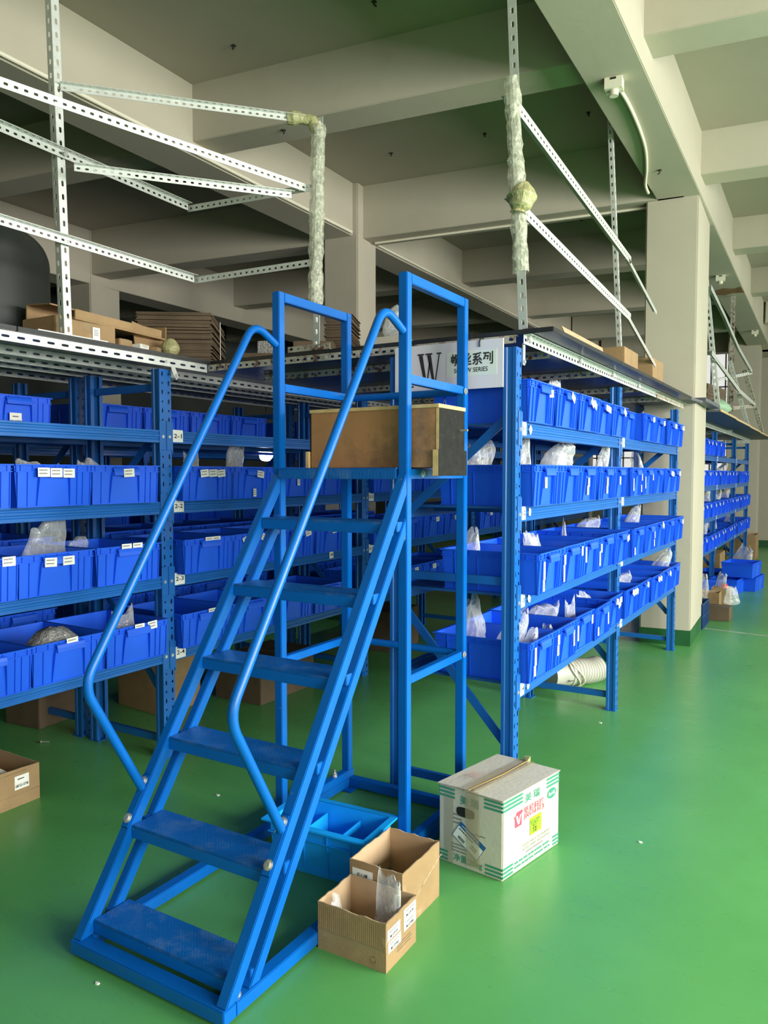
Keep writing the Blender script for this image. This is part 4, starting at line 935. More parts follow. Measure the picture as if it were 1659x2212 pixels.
for x in (-1.822, -1.452):
    m = MB(); m.tube([Vector((x, YS-.004, 2.185))-SO, Vector((x, YS-.006, 2.205))-SO, Vector((x+.004, YS-.004, 2.222))-SO, Vector((x+.004, YS+.03, 2.228))-SO], .004, 8); build('cable_tie', m, M_blackplastic, sg)

# ------------------------------------------------------------------ cartons on the floor
def open_carton(name, loc, w, d, h, label, mats=(M_carton, M_cartin), t=.004, rz=0, rag=.003, seed=1, group=None):
    """outer w along x, d along y; open at the top"""
    tt = empty(name, loc, label, 'box', group, (0, 0, rz)); rr = random.Random(seed)
    m = MB(); n = 10
    def wall(p0, p1, nin):
        p0, p1, nin = Vector(p0), Vector(p1), Vector(nin)
        tops = [h+rr.uniform(-rag, rag) for _ in range(n+1)]
        for i in range(n):
            a, c = p0.lerp(p1, i/n), p0.lerp(p1, (i+1)/n); za, zc = Vector((0, 0, tops[i])), Vector((0, 0, tops[i+1])); q = nin*t
            m.add([a, c, c+zc, a+za], [(0, 1, 2, 3)], 0); m.add([a+q, c+q, c+zc+q, a+za+q], [(3, 2, 1, 0)], 1); m.add([a+za, c+zc, c+zc+q, a+za+q], [(0, 1, 2, 3)], 1)
    X, Y = w/2, d/2
    wall((-X, -Y, 0), (X, -Y, 0), (0, 1, 0)); wall((X, -Y, 0), (X, Y, 0), (-1, 0, 0)); wall((X, Y, 0), (-X, Y, 0), (0, -1, 0)); wall((-X, Y, 0), (-X, -Y, 0), (1, 0, 0))
    m.box((-X+.001, -Y+.001, 0), (X-.001, Y-.001, .004), 1)
    build('carton_body', m, list(mats), tt); return tt
def flutes(t, face, w, d, h, z0, z1, n):      # lines pressed into the board (fine raised ridges)
    m = MB()
    for i in range(n):
        s = -w/2+w*(i+.5)/n if face == 'y' else -d/2+d*(i+.5)/n
        if face == 'y': m.box((s-.0016, -d/2-.0012, z0), (s+.0016, -d/2, z1))
        else: m.box((w/2, s-.0016, z0), (w/2+.0012, s+.0016, z1))
    build('flute_ridges', m, M_carton, t)
sx, sd, sh = .268, .200, .163
sm = open_carton('cardboard_box', (-1.349, 2.143, 0), sx, sd, sh, 'small open cardboard box with M10 stickers, nearest one beside the ladder base', seed=3)
flutes(sm, 'y', sx, sd, sh, .075, sh-.008, 34)
m = MB(); m.box((-sx/2-.0004, -sd/2-.0014, .068), (sx/2, -sd/2, .0715)); build('tape_edge', m, M_tape, sm)
m = MB(); rr = random.Random(9); xq = sx/2+.0016
for (y, z, body) in [(-.052, .118, 'M10*35'), (.055, .134, 'M10*70'), (-.047, .076, 'M10*40'), (.055, .096, 'M10*80')]:
    slab3(m, (xq-.001, y, z), (0, 1, 0), (0, 0, 1), .082, .036, .0008, 0)
    text(m, body, (xq+.0004, y, z-.007), (0, 1, 0), (0, 0, 1), h=.0105, w=.050, mi=1, bold=.02); scrib(m, (xq+.0004, y, z+.009), (0, 1, 0), (0, 0, 1), .06, .009, 1, 2, rr)
build('sticker', m, [M_white, M_ink, M_inkgrey], sm)
m = MB()
scrib(m, (xq-.001, .02, .045), (0, 1, 0), (0, 0, 1), .10, .03, 3, 0, rr)
c = Vector((.085, -sd/2-.0016, .030))
for k in range(3):
    a0 = math.pi/2+k*2*math.pi/3
    pts = [c+Vector((math.cos(a0+q*.27)*r, 0, math.sin(a0+q*.27)*r)) for r, qs in ((.012, range(-3, 4)), (.009, range(3, -4, -1))) for q in qs]
    m.add(pts, [tuple(range(len(pts)))], 0)
build('print', m, mat('brown_print', (.20, .13, .07), .7), sm)
md = open_carton('cardboard_box', (-1.385, 2.398, 0), .218, .285, .212, 'open empty cardboard box between the blue crate and the small M10 box', seed=5)
m = MB(); xq = -.055; slab3(m, (xq, -.1425, .165), (1, 0, 0), (0, 0, 1), .085, .04, .0008, 0); text(m, '偏心螺', (xq, -.1440, .165), (1, 0, 0), (0, 0, 1), h=.013, w=.045, mi=1, bold=.01); build('sticker', m, [M_white, M_ink], md)
m = MB()
for k in range(9): y = -.13+k*.03; m.bar((.1098, y, .05+.012*k), (.1098, y+.05, .075+.010*k), .0008, .0016, (0, 0, 1))
build('creases', m, mat('pale_crease', (.62, .52, .36), .5), md)
b1 = bag(-1.285, 2.16, .010, .255, .115, 'clear plastic bag standing up in the small M10 box', 2, 1.2, 'bags on the floor', .08)
bag(-1.44, 2.10, .010, .16, .10, 'folded clear plastic bag in the left corner of the small M10 box', 4, .3, 'bags on the floor', .06)

# white printed carton
wb = empty('white_carton', (-1.2105, 2.979, 0), 'large white printed carton with green stripes and hand hole, by the rack post', 'box', None, (0, 0, math.radians(-1.5)))
wb.rotation_euler.z = 0
A0, A1, A2 = Vector((-1.106, 2.752, 0)), Vector((-1.402, 2.788, 0)), Vector((-1.018, 3.172, 0)); A3 = A1+(A2-A0)
WO = Vector(wb.location); hW = .327
ur = (A0-A1).normalized(); nf = Vector((ur.y, -ur.x, 0)); wF = (A0-A1).length
uv = (A2-A0).normalized(); nr = Vector((uv.y, -uv.x, 0)); wR = (A2-A0).length
m = MB(); q = [A1-WO, A0-WO, A2-WO, A3-WO]
m.hexa(q, [p+Vector((0, 0, hW-.006)) for p in q]); build('carton_body', m, M_cartw, wb, .004)
# lid: two flaps meeting along a seam, near-left one lifted
cA, cB = (A1+A0)/2-WO, (A3+A2)/2-WO; up = Vector((0, 0, 1)); ov = .006
def flap(a, b, c, d, z0, z1, z2, z3):
    m = MB(); P = [Vector(a)+up*z0, Vector(b)+up*z1, Vector(c)+up*z2, Vector(d)+up*z3]
    m.hexa(P, [p+up*.004 for p in P]); return m
h0 = hW-.005
build('lid_flap', flap(A1-WO-ur*ov-uv*ov, cA+ur*.0-uv*ov, cB, A3-WO-ur*ov, h0, h0+.008, h0+.004, h0), M_cartw, wb, .001)
build('lid_flap', flap(cA+ur*.006-uv*ov, A0-WO+ur*ov-uv*ov, A2-WO+ur*ov, cB+ur*.006, h0+.001, h0, h0, h0+.001), M_cartw, wb, .001)
m = MB(); P = [cA+ur*.06*s+up*(h0+.013+.001*abs(s)) for s in (-.6, .6)]+[cB+ur*.06*s+up*(h0+.010) for s in (.6, -.6)]
m.add(P, [(0, 1, 2, 3)]); m.add([cA-ur*.02-uv*.008+up*(h0+.012), cA+ur*.045-uv*.008+up*(h0+.012), cA+ur*.05-uv*.0075+up*.02, cA-ur*.012-uv*.0075+up*.02], [(3, 2, 1, 0)])
build('tape', m, M_tape, wb, solid=.0006)
m = MB(); m.tube([cA+up*(h0+.012), (cA+cB)/2+ur*.012+up*(h0+.013), cB+up*(h0+.010)], .0022, 6); build('lid_seam', m, mat('ochre_glue', (.40, .25, .07), .4), wb)
m = MB()
def onF(x, z, d=.0012): return A1-WO+ur*(x*wF)+up*(z*hW)+nf*d
def onR(x, z, d=.0012): return A0-WO+uv*(x*wR)+up*(z*hW)+nr*d
mF, mS = MB(), MB()
def stripes(on, x0, x1, z0, n, hh, mi):
    for k in range(n):
        a = z0+k*.048; (mF if on is onF else mS).add([on(x0, a), on(x1, a), on(x1, a+hh), on(x0, a+hh)], [(0, 1, 2, 3)], mi)
stripes(onF, .0, .26, .84, 3, .028, 0); stripes(onF, .72, 1.0, .84, 3, .028, 0); stripes(onF, 0, .15, .03, 3, .028, 0); stripes(onF, .74, 1, .03, 3, .028, 0)
stripes(onR, .0, .33, .84, 3, .028, 0); stripes(onR, .76, 1.0, .84, 3, .028, 0); stripes(onR, 0, .17, .03, 3, .028, 0); stripes(onR, .88, 1, .03, 3, .028, 0)
text(mF, '美 瑞', onF(.49, .855), ur, up, h=.038, w=.088, mi=0, bold=.015)
text(mF, '净重:20kg', onF(.47, .10), ur, up, h=.036, w=.135, mi=0, bold=.012)
text(mS, '美 瑞', onR(.50, .865), uv, up, h=.036, w=.112, mi=0, bold=.015)
text(mS, '坚尼科技', onR(.53, .715), uv, up, h=.030, w=.155, mi=1, bold=.012); text(mS, 'JIAN NI KE JI', onR(.53, .635), uv, up, h=.022, w=.155, mi=1, bold=.012)
# red badge with white V
bc = (.255, .66); P = lambda a, b: onR(bc[0]+a*.075, bc[1]+b*.10)
mS.add([P(-.9, .55), P(-.55, .55), P(-.35, .95), P(.95, .95), P(1, .6), P(.75, .6), P(.75, -.9), P(-.75, -.9), P(-.75, .2), P(-.9, .2)], [tuple(range(10))], 1)
P2 = lambda a, b: onR(bc[0]+a*.075, bc[1]+b*.10, .002)
mS.add([P2(-.6, .5), P2(-.2, .5), P2(.02, -.25), P2(.35, .5), P2(.6, .5), P2(.18, -.6), P2(-.15, -.6)], [(0, 1, 2, 6), (2, 3, 4, 5, 6)], 2)
n = 20; mS.add([onR(.855+.085*math.cos(k*2*math.pi/n), .745+.066*math.sin(k*2*math.pi/n)) for k in range(n)], [tuple(range(n))], 0); text(mS, 'RoHS', onR(.855, .745, .002), uv, up+Vector((0, 0, 0)), h=.016, w=.05, mi=2, bold=.015)
text(mS, 'TEL:0755-23440510  TEL:0769-85039910', onR(.58, .285), uv, up, h=.010, w=.215, mi=3); text(mS, 'FAX:0755-23440099  FAX:0769-85099012', onR(.58, .235), uv, up, h=.010, w=.215, mi=3)
rr = random.Random(12); scrib(mS, onR(.56, .185), uv, up, .14, .012, 1, 3, rr); scrib(mS, onR(.52, .10), uv, up, .28, .036, 2, 0, rr, .95)
scrib(mF, onF(.30, .60), ur, up, .045, .05, 3, 3, rr); scrib(mF, onF(.62, .47), ur, up, .09, .012, 1, 3, rr); scrib(mF, onF(.34, .23), ur, up, .08, .04, 3, 3, rr)
build('front_print', mF, [M_greenink, M_redink, M_white, M_inkgrey], wb); build('side_print', mS, [M_greenink, M_redink, M_white, M_inkgrey], wb)
m = MB(); pts = [onF(.43+.145*math.copysign(abs(math.cos(a))**.6, math.cos(a)), .705+.062*math.copysign(abs(math.sin(a))**.7, math.sin(a)), .0015) for a in [k*2*math.pi/24 for k in range(24)]]
m.add(pts, [tuple(range(24))]); build('hand_hole', m, mat('hole_dark', (.01, .009, .008), .9), wb)
m = MB(); slab3(m, onR(.56, .47, .001), uv, up, .088, .072, .0008, 0)
for k in range(5): text(m, ['型号 EY3009', '品名 螺丝杯', '客户', '数量', '日期'][k], onR(.54, .535-.036*k, .0026), uv, up, h=.0085, w=[.07, .055, .03, .03, .03][k], mi=1)
for k in range(4): quad(m, onR(.56, .515-.036*k, .0026), uv, up, .086, .0009, 1)
build('lime_label', m, [M_lime, M_ink], wb)
m = MB(); ang = math.radians(-33); r2 = ur*math.cos(ang)+up*math.sin(ang); u2 = -ur*math.sin(ang)+up*math.cos(ang); c = onF(.49, .37, .0014)
slab3(m, c, r2, u2, .140, .078, .0008, 0); slab3(m, c+u2*.028+nf*.0009, r2, u2, .140, .022, .0003, 1)
for k, (a, b, w, h) in enumerate([(0, -.0385, .14, .002), (.069, -.01, .002, .057), (-.069, -.01, .002, .057)]): quad(m, c+r2*a+u2*b+nf*.0013, r2, u2, w, h, 1)
scrib(m, c+r2*-.01+u2*.028+nf*.0016, r2, u2, .09, .008, 1, 0, rr); scrib(m, c+r2*-.02+u2*.008+nf*.0013, r2, u2, .08, .012, 1, 2, rr); scrib(m, c+r2*.035-u2*.012+nf*.0013, r2, u2, .035, .02, 2, 2, rr)
for k in range(16): quad(m, c+r2*(-.045+.0022*k)-u2*.024+nf*.0013, r2, u2, .0012, .014, 2)
build('delivery_slip', m, [M_white, M_navy, M_ink], wb)
m = MB(); slab3(m, onF(.16, .47, .0008), ur, up, .045, .30, .0003); build('tape', m, mat('clear_tape', (.55, .50, .38), .15, alpha=.35), wb)
m = MB(); c1, c2 = cA+ur*-.075+uv*.14+up*(h0+.0095), None
for a, b, w, h in [(0, .04, .11, .002), (0, -.04, .11, .002), (.055, 0, .002, .08), (-.055, 0, .002, .08)]: quad(m, c1+ur*a*.55+uv*b+up*.003, ur, uv, w*.55, h, 0)
scrib(m, c1+up*.003, ur, uv, .05, .05, 3, 0, rr); build('top_print', m, mat('faded_red_print', (.62, .35, .30), .7), wb)
m = MB(); vs = []
for k in range(40):
    a = k*2.4; vs.append((.02*math.cos(a)*math.sin(k*.35), .022*math.sin(a)*math.sin(k*.35), .02+.022*math.cos(k*.08)+.01*noise.noise(Vector((k*.7, 0, 0)))))
bm = bmesh.new()
for p in vs: bm.verts.new(p)
bmesh.ops.convex_hull(bm, input=bm.verts); me = bpy.data.meshes.new('tape_wad'); bm.to_mesh(me); bm.free(); me.materials.append(M_wrapy)
o = link('tape_wad', me, None, (-1.17, 3.19, hW-.004)); o.scale = (.9, .9, .6); tag(o, 'wad of yellowed tape on the rear edge of the white carton', 'tape wad')

# left open carton with folded papers
lbx = open_carton('cardboard_box', (-3.555, 2.085, 0), .37, .46, .182, 'open cardboard box with crumpled papers on the floor under the left rack', rz=-.175*0, seed=11)
m = MB(); slab3(m, (.1855, .135, .115), (0, 1, 0), (0, 0, 1), .075, .066, .0008, 0); text(m, 'LM315G-137180', (.1875, .135, .100), (0, 1, 0), (0, 0, 1), h=.014, w=.066, mi=1, bold=.01); scrib(m, (.1875, .13, .132), (0, 1, 0), (0, 0, 1), .035, .012, 1, 1, rr); build('sticker', m, [M_white, M_ink], lbx)
m = MB(); m.box((.185, -.23, .058), (.1862, .23, .0605)); m.box((.185, -.1, .165), (.1862, .16, .168)); build('tape', m, M_tape, lbx)
def paper(loc, rot, w, d, label, sd):
    m = MB(); n = 6
    vs = [(w*(i/n-.5), d*(j/n-.5), .03*noise.noise(Vector((i*.5+sd, j*.5, sd)))+.05*abs(i/n-.5)) for j in range(n+1) for i in range(n+1)]
    m.add(vs, [(j*(n+1)+i, j*(n+1)+i+1, (j+1)*(n+1)+i+1, (j+1)*(n+1)+i) for j in range(n) for i in range(n)])
    o = build('paper_sheet', m, M_white, None, solid=.0012, loc=loc, rot=rot); tag(o, label, 'paper', 'papers in the left box')
paper((-3.50, 2.15, .105), (.5, .35, .4), .2, .15, 'folded white paper leaning in the left cardboard box, near its front', 1.0)
paper((-3.58, 2.05, .075), (.2, -.3, 1.2), .22, .16, 'crumpled grey white paper deeper in the left cardboard box', 4.0)

# sky blue divided crate
cr = empty('divided_crate', (-1.765, 2.522, 0), 'sky blue plastic crate with inner dividers behind the ladder stringers', 'crate', None, (0, 0, .06))
cw, cd, ch = .455, .245, .195
m = MB()
def rg(z, k, w=cw, d=cd): return [(-w/2+k, -d/2+k, z), (w/2-k, -d/2+k, z), (w/2-k, d/2-k, z), (-w/2+k, d/2-k, z)]
lo, hi, il, ih = rg(0, .022), rg(ch, .006), rg(.005, .026), rg(ch, .010)
m.add(lo+hi, [(3, 2, 1, 0)]+[(i, (i+1) % 4, 4+(i+1) % 4, 4+i) for i in range(4)]); m.add(il+ih, [(0, 1, 2, 3)]+[(i, 4+i, 4+(i+1) % 4, (i+1) % 4) for i in range(4)])
def flange(z0, z1, k0, k1):
    a, b_, c_, d_ = rg(z0, k0), rg(z1, k0), rg(z0, k1), rg(z1, k1)
    m.add(a+b_+c_+d_, [(i, (i+1) % 4, 4+(i+1) % 4, 4+i) for i in range(4)]+[(4+i, 4+(i+1) % 4, 12+(i+1) % 4, 12+i) for i in range(4)]+[(8+i, 8+(i+1) % 4, (i+1) % 4, i) for i in range(4)])
flange(ch-.006, ch+.003, -.018, .011); flange(ch-.055, ch-.051, .0, .014); flange(0, .022, .016, .024)
for x in (-.16, -.055, .055, .16):
    m.hexa([(x-.002, -cd/2+.014, .01), (x+.002, -cd/2+.014, .01), (x+.002, -cd/2+.026, .01), (x-.002, -cd/2+.026, .01)], [(x-.002, -cd/2-.001, ch-.005), (x+.002, -cd/2-.001, ch-.005), (x+.002, -cd/2+.012, ch-.005), (x-.002, -cd/2+.012, ch-.005)])
for y in (-.06, .06): m.hexa([(cw/2-.026, y-.002, .01), (cw/2-.014, y-.002, .01), (cw/2-.014, y+.002, .01), (cw/2-.026, y+.002, .01)], [(cw/2-.012, y-.002, ch-.005), (cw/2+.001, y-.002, ch-.005), (cw/2+.001, y+.002, ch-.005), (cw/2-.012, y+.002, ch-.005)])
build('crate_body', m, M_crate, cr, .0012, 1)
for x in (-.075, .085): m = MB(); m.box((x-.0018, -cd/2+.024, .006), (x+.0018, cd/2-.024, ch-.035)); build('divider', m, M_crate, cr)
m = MB(); n = 18; cs = Vector((-cw/2+.05, -cd/2+.006, .14)); m.add([cs+Vector((.016*math.cos(k*2*math.pi/n), -.0045, .016*math.sin(k*2*math.pi/n))) for k in range(n)], [tuple(range(n))]); scrib(m, cs+Vector((0, -.006, 0)), (1, 0, 0), (0, 0, 1), .02, .016, 3, 1, rr); build('sticker', m, [M_white, M_inkgrey], cr)

# ------------------------------------------------------------------ things under and beyond the racks
def closed_carton(loc, w, d, h, label, m_=M_cartdk, rz=0, name='cardboard_box', group=None, flap=False, cat='box'):
    t = empty(name, loc, label, cat, group, (0, 0, rz))
    m = MB(); m.box((-w/2, -d/2, 0), (w/2, d/2, h)); build('carton_body', m, m_, t, .004)
    m = MB(); m.box((-w/2-.001, -.022, h*.6), (w/2+.001, .022, h+.001)); build('tape', m, M_tape, t)
    if flap:
        m = MB(); m.hexa([(-w/2, -d/2, h), (w/2, -d/2, h), (w/2, -d/2-.10, h+.05), (-w/2, -d/2-.10, h+.05)], [(-w/2, -d/2, h+.004), (w/2, -d/2, h+.004), (w/2, -d/2-.10, h+.054), (-w/2, -d/2-.10, h+.054)]); build('flap', m, m_, t)
    return t
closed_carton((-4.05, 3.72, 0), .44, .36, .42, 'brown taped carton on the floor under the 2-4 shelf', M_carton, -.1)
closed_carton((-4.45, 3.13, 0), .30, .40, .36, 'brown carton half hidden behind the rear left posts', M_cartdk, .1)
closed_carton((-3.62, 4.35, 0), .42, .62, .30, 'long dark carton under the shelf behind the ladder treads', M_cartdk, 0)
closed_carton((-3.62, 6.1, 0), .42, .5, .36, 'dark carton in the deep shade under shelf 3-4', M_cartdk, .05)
def pipe_bucket():
    t = empty('bucket_and_hose', (-1.63, 5.72, 0), 'white ribbed hose stuck on a white bucket, lying under shelf 1-4', 'hose')
    d = Vector((.53, .84, 0)).normalized(); r = .098
    p0 = Vector((-.20, -.25, .105)); p1 = p0+d*.17; p2 = p1+d*.30
    m = MB(); m.tube([p0, p1], .1, 28, 0, True, [.088, .100]); m.tube([p0-d*.004, p0+d*.008], .1, 28, 0, True, [.09, .09]); m.tube([p1-d*.02, p1], .104, 28); build('bucket', m, M_hose, t)
    m = MB(); pts = []; R = []
    for k in range(73): pts.append(p1+d*(.30*k/72)+Vector((0, 0, -.006+.006*math.sin(k*.1)))); R.append(r*(.86+.15*(math.sin(k/72*math.pi*2*12)*.5+.5)**.6))
    m.tube(pts, r, 28, 0, True, R); build('hose', m, M_hose, t)
    m = MB(); n_ = Vector((-d.y, d.x, 0))
    for off, ph in ((.0, 0), (.03, .6)):
        m.tube([p1+d*(off+.05*math.sin(k*.5+ph))+n_*math.cos(k*.26)*.108+Vector((0, 0, math.sin(k*.26)*.108-.004)) for k in range(25)], .006, 6)
    build('rope', m, M_pvc, t)
    m = MB(); text(m, '加工', p0+d*.10+Vector((.085, -.035, -.02)), d, (0, 0, 1), h=.05, w=.06, bold=.01); build('lettering', m, M_ink, t)
pipe_bucket()
# floor beyond the column
kc = bin_at('R', -1.09, 11.95, 0, 'blue bin on the floor below the stacked bin, right one', 'blue bins on the far floor', rz=1.45)
bin_at('R', -1.28, 11.55, 0, 'dark side of a blue bin on the floor under the stack, left one', 'blue bins on the far floor', rz=1.45)
tb = bin_at('L', -1.14, 11.80, .20, 'blue bin with a bag in it, stacked on two bins on the far floor', 'blue bins on the far floor', rz=1.45-math.pi/2*0)
bag(-1.22, 11.95, .215, .56, .30, 'tall clear bag standing in the stacked bin on the far floor', 5, .8, 'bags on the far floor')
bin_at('R', -1.55, 12.3, 0, 'small blue bin on the floor behind the stacked bins', 'blue bins on the far floor', rz=1.5)
bin_at('R', -1.27, 10.75, 0, 'open blue bin on the floor beside the small cartons', 'blue bins on the far floor', rz=.1)
closed_carton((-1.135, 9.08, 0), .24, .20, .15, 'low dark carton with a big bag on it, beyond the column', M_cartdk, -.05)
bag(-1.02, 9.20, .152, .36, .20, 'long translucent bag leaning on the low dark carton', 1, -.6, 'bags on the far floor')
open_carton('cardboard_box', (-1.28, 9.52, 0), .20, .20, .24, 'open light brown box behind the low dark carton', seed=21)
open_carton('cardboard_box', (-1.22, 9.95, 0), .20, .22, .24, 'brown box with a shiny bag and red cap inside', seed=22)
bag(-1.25, 9.95, .02, .42, .20, 'shiny clear bag in the brown box with the red cap', 2, .4, 'bags on the far floor')
m = MB(); m.tube([(0, 0, 0), (0, 0, .05)], .04, 16); o = build('red_cap', m, M_redpl, None, .005, loc=(-1.19, 9.95, .225)); tag(o, 'red plastic cap at the bag in the brown box', 'cap')
bag(-1.38, 9.45, .02, .40, .24, 'crumpled clear bag in the light brown box by the rack leg', 0, .2, 'bags on the far floor')
cb = empty('black_crate', (-1.36, 8.42+.18, 0), 'dark blue ribbed crate standing against the big column', 'crate')
m = MB(); X, Y, Hh = .155, .22, .26
m.box((-X, -Y, 0), (X, Y, .006)); 
for a, c in (((-X, -Y, 0), (X, -Y+.006, Hh)), ((-X, Y-.006, 0), (X, Y, Hh)), ((-X, -Y, 0), (-X+.006, Y, Hh)), ((X-.006, -Y, 0), (X, Y, Hh))): m.box(a, c)
for z in (.0, .12, .245): m.box((X, -Y-.006, z), (X+.007, Y+.006, z+.012)); m.box((-X-.007, -Y-.007, z), (X+.007, -Y, z+.012))
for k in range(7): y = -Y+.02+k*(2*Y-.04)/6; m.box((X, y-.004, 0), (X+.006, y+.004, Hh))
build('crate_body', m, mat('dark_blue_plastic', (.012, .05, .16), .4), cb, .001, 1)
bag(-1.34, 8.62, .03, .40, .26, 'dark shiny bag in the ribbed crate by the column', 3, .3, 'bags on the far floor')
open_carton('cardboard_box', (-1.62, 16.1, 0), .50, .60, .46, 'open brown box on the floor at the far rack end', seed=31)
closed_carton((-1.80, 13.0, 0), .42, .6, .38, 'brown carton under the far rack behind the stacked bins', M_carton)

# ------------------------------------------------------------------ goods on the deck
ZK = ZD+.023
tank = empty('black_tank', (-4.19, 2.41, ZK), 'big black plastic tank with rounded shoulder on the left deck', 'tank')
m = MB(); prof = [(.50, 0), (.50, .50)]+[(.36+.14*math.cos(a), .50+.16*math.sin(a)) for a in [k*math.pi/20 for k in range(1, 11)]]+[(.2, .675), (0, .68)]
n = 48; vs = []
for r, z in prof: vs += [(r*math.cos(2*math.pi*k/n), r*math.sin(2*math.pi*k/n), z) for k in range(n)]
m.add(vs, [(j*n+k, j*n+(k+1) % n, (j+1)*n+(k+1) % n, (j+1)*n+k) for j in range(len(prof)-1) for k in range(n)], 0, True); m.add(vs[:n], [tuple(range(n))[::-1]]); build('tank_shell', m, M_tank, tank)
m = MB(); m.tube([(.44, -.245, .22), (.45, -.25, .22)], .006, 8); build('vent_hole', m, M_blackplastic, tank)
def box_deck(x, y, w, d, h, label, m_=M_cartdk, rz=0, z=ZK, **k): return closed_carton((x, y, z), w, d, h, label, m_, rz, **k)
box_deck(-3.44, 2.595, .25, .37, .115, 'film wrapped brown carton with a white label beside the black tank', M_carton, .02)
m = MB(); slab3(m, (-3.313, 2.655, ZK+.06), (0, 1, 0), (0, 0, 1), .045, .062, .001); scrib(m, (-3.3115, 2.655, ZK+.065), (0, 1, 0), (0, 0, 1), .03, .035, 4, 1, random.Random(2)); tag(build('paper_label', m, [M_white, M_inkgrey]), 'white paper label on the film wrapped carton on the deck', 'label')
fb = empty('flat_carton_tray', (-3.50, 2.83, ZK+.118), 'large flat brown carton tray lying on top of the wrapped carton', 'box')
for a, c in (((-.17, -.34, 0), (.17, .34, .008)), ((-.17, -.34, .008), (-.162, .34, .085)), ((.162, -.34, .008), (.17, .30, .05)), ((-.17, .332, .008), (.17, .34, .075)), ((-.17, -.34, .078), (.0, .31, .085))):
    m = MB(); m.box(a, c); build('tray_side', m, M_carton, fb, .002)
fb.rotation_euler = (0, .05, .12)
m = MB(); m.hexa([(0, -.13, 0), (.006, -.13, 0), (.006, .10, 0), (0, .10, 0)], [(-.10, -.07, .20), (-.094, -.07, .20), (-.084, .13, .16), (-.09, .13, .16)]); o = build('cardboard_sheet', m, M_carton, None, loc=(-3.36, 3.08, ZK)); tag(o, 'brown cardboard sheet leaning against the dark stack on the left deck', 'cardboard')
box_deck(-3.40, 2.845, .16, .095, .062, 'small brown carton next to the wrapped carton on the deck', M_carton, .1)
box_deck(-3.315, 2.94, .07, .075, .045, 'small white box at the deck edge', M_white, .2)
box_deck(-3.31, 3.025, .08, .06, .04, 'small dark carton right of the white box', M_carton, .4)
m = MB(); vs = []
for j in range(9):
    for i in range(16): a = i*math.pi/8; q_ = j/8; r = math.sin(math.pi*(.12+.76*q_))*(.055+.012*noise.noise(Vector((i, j, 1)))); vs.append((r*math.cos(a), r*math.sin(a), q_*.105))
m.add(vs, [(j*16+i, j*16+(i+1) % 16, (j+1)*16+(i+1) % 16, (j+1)*16+i) for j in range(8) for i in range(16)]+[tuple(range(16))[::-1], tuple(range(128, 144))]); o = build('taped_bundle', m, M_wrapy, None, loc=(-3.30, 3.14, ZK)); o.rotation_euler = (.0, .12, 0); tag(o, 'yellow taped bundle on the deck before the cardboard stack', 'bundle')
rr = random.Random(77)
def flat_stack(x, y, w, d, n, t, label, rz=0, strap=True, z=ZK):
    tt = empty('cardboard_stack', (x, y, z), label, 'cardboard stack', None, (0, 0, rz)); m = MB(); zz = 0
    for k in range(n):
        a, b = rr.uniform(-.012, .012), rr.uniform(-.012, .012); g = rr.uniform(.6, 1)*t
        m.box((-w/2+a, -d/2+b, zz), (w/2+a, d/2+b, zz+g)); zz += g+.001
    build('sheets', m, M_cartdk, tt, .001)
    if strap: m = MB(); m.box((w/2+.013, -.006, 0), (w/2+.015, .006, zz)); build('strap', m, M_white, tt)
    return tt
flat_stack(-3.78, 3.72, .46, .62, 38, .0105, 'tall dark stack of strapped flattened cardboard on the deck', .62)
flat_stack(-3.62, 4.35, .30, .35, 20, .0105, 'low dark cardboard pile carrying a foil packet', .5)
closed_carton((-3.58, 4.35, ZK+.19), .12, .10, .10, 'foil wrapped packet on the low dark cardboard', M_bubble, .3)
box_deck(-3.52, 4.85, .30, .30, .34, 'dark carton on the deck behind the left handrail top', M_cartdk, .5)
flat_stack(-3.67, 5.45, .22, .4, 70, .0105, 'narrow dark cardboard stack behind the wrapped post', .4, False)
bag(-2.91, 5.0, ZK+.352, ZK+.60, .22, 'crumpled white plastic sack on a white box behind the ladder top', 2, .3, 'sack on the deck')
box_deck(-2.91, 5.0, .22, .22, .35, 'white box under the plastic sack on the deck', M_cartw, .1)
lc = empty('carton_with_flap', (-1.60, 4.95, ZK), 'big light brown cardboard box with a raised flap on the right deck', 'box')
m = MB(); m.box((-.15, -.32, 0), (.15, .47, .155)); build('carton_body', m, M_carton, lc, .004)
m = MB(); m.hexa([(.142, -.36, .155), (.15, -.36, .155), (.15, .46, .155), (.142, .46, .155)], [(.126, -.43, .225), (.134, -.43, .225), (.144, .44, .215), (.136, .44, .215)]); build('side_flap', m, M_cartin, lc)
m = MB(); m.hexa([(-.15, -.32, .150), (.13, -.32, .150), (.13, -.314, .150), (-.15, -.314, .150)], [(-.16, -.44, .16), (.10, -.47, .19), (.10, -.465, .194), (-.16, -.435, .164)]); build('end_flap', m, M_carton, lc)
box_deck(-1.50, 5.78, .30, .42, .245, 'light brown carton with a pale face on the right deck', M_carton, .0)
box_deck(-1.50, 6.72, .30, .42, .29, 'last brown carton on the right deck, just before the big column', M_carton, .0)
flat_stack(-1.62, 10.2, .55, .9, 22, .022, 'pile of flattened cartons on the far deck', -.1, False, 2.26)
flat_stack(-1.55, 11.1, .45, .6, 12, .022, 'lower pile of flattened cartons on the far deck', .15, False, 2.26)
m = MB(); vs = []
for j in range(9):
    for i in range(16): a = i*math.pi/8; s = j/8; r = math.sin(math.pi*(.06+.88*s))*(.14+.03*noise.noise(Vector((i*.6, j*.6, 3)))); vs.append((r*math.cos(a), r*2.6*math.sin(a), s*.22))
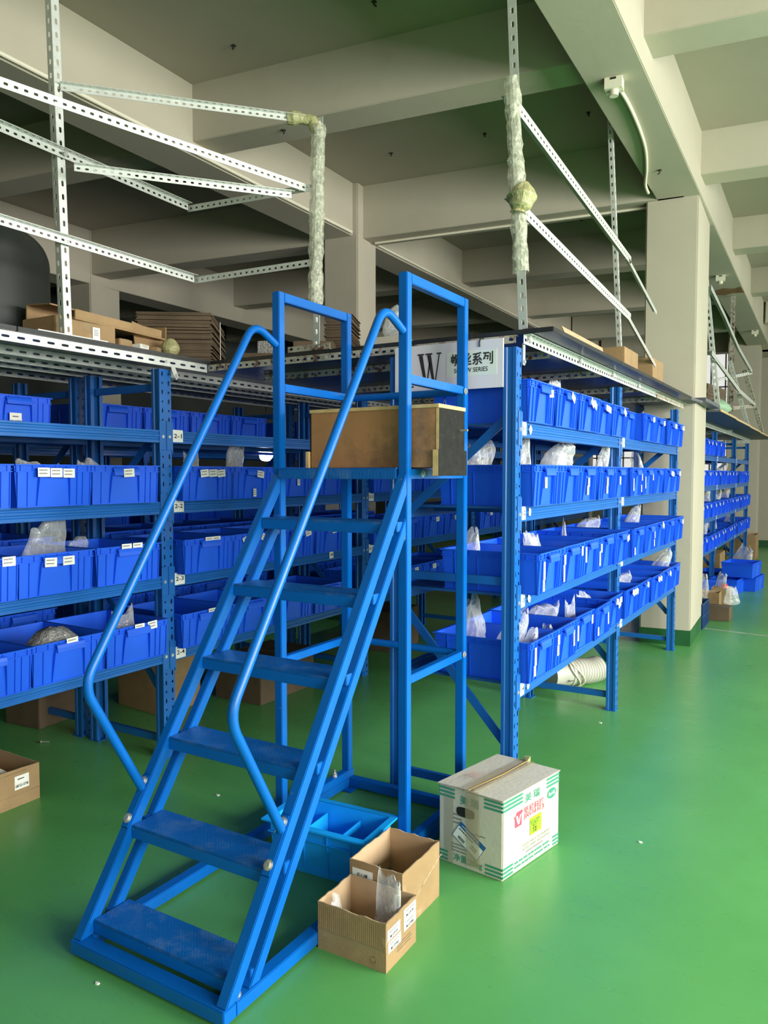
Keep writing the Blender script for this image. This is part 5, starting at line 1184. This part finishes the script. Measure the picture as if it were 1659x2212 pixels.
m.add(vs, [(j*16+i, j*16+(i+1) % 16, (j+1)*16+(i+1) % 16, (j+1)*16+i) for j in range(8) for i in range(16)]+[tuple(range(16))[::-1], tuple(range(128, 144))], 0, True); o = build('cloth_bundle', m, M_green, None, loc=(-1.28, 9.75, 2.26)); tag(o, 'pale green bundle at the edge of the far deck', 'bundle')

# ------------------------------------------------------------------ lamp deep between the racks
lp = empty('hanging_lamp', (-4.62, 5.58, 1.79), 'bright white lamp glowing between the left racks', 'lamp')
m = MB(); n = 24; pr = [(.062, .0), (.062, -.03), (.055, -.052), (.036, -.067), (0, -.072)]; vs = []
for r, z in pr: vs += [(r*math.cos(2*math.pi*k/n), r*math.sin(2*math.pi*k/n), z) for k in range(n)]
m.add(vs, [(j*n+k, j*n+(k+1) % n, (j+1)*n+(k+1) % n, (j+1)*n+k) for j in range(4) for k in range(n)], 0, True); build('globe', m, M_lamp, lp)
m = MB(); m.tube([(0, 0, 0), (0, 0, .04)], .05, 24); m.tube([(0, 0, .04), (0, 0, .452)], .004, 8); build('cap_and_cord', m, M_blackplastic, lp)
pl = bpy.data.lights.new('lamp_light', 'POINT'); pl.energy = 7; pl.color = (.88, .93, 1); pl.shadow_soft_size = .07
o = bpy.data.objects.new('lamp_light', pl); o.location = (-4.62, 5.58, 1.69); COL.objects.link(o)

# ------------------------------------------------------------------ bits on the floor
m = MB(); m.tube([(0, 0, .006), (.045, 0, .006)], .004, 8); m.tube([(-.004, 0, .006), (0, 0, .006)], .009, 6)
o = build('loose_screw', m, M_bolt, None, loc=(-4.05, 2.80, .003), rot=(0, 0, .6)); tag(o, 'loose bright screw on the floor in front of the left rear posts', 'screw')
def scrap(x, y, s, label):
    m = MB(); q = random.Random(x); n = 7; pts = [(s*q.uniform(.5, 1)*math.cos(k*2*math.pi/n), s*.6*q.uniform(.5, 1)*math.sin(k*2*math.pi/n)) for k in range(n)]
    m.add([(a, b, 0) for a, b in pts]+[(a*.8, b*.8, .004) for a, b in pts], [tuple(range(n, 2*n))]+[(k, (k+1) % n, n+(k+1) % n, n+k) for k in range(n)])
    o = build('paper_scrap', m, M_white, None, loc=(x, y, 0)); tag(o, label, 'scrap', 'scraps on the floor')
scrap(-2.634, 2.786, .016, 'white scrap on the floor left of the upper treads, under the aisle')
scrap(-1.97, 1.537, .014, 'pale scrap on the floor just before the ladder base')
scrap(-1.30, 4.88, .016, 'white scrap on the floor in front of the far leg of the right rack')
scrap(-.715, 3.364, .016, 'white crumb on the open floor right of the white carton')
scrap(-1.74, 2.13, .012, 'tiny chip on the floor inside the ladder base')
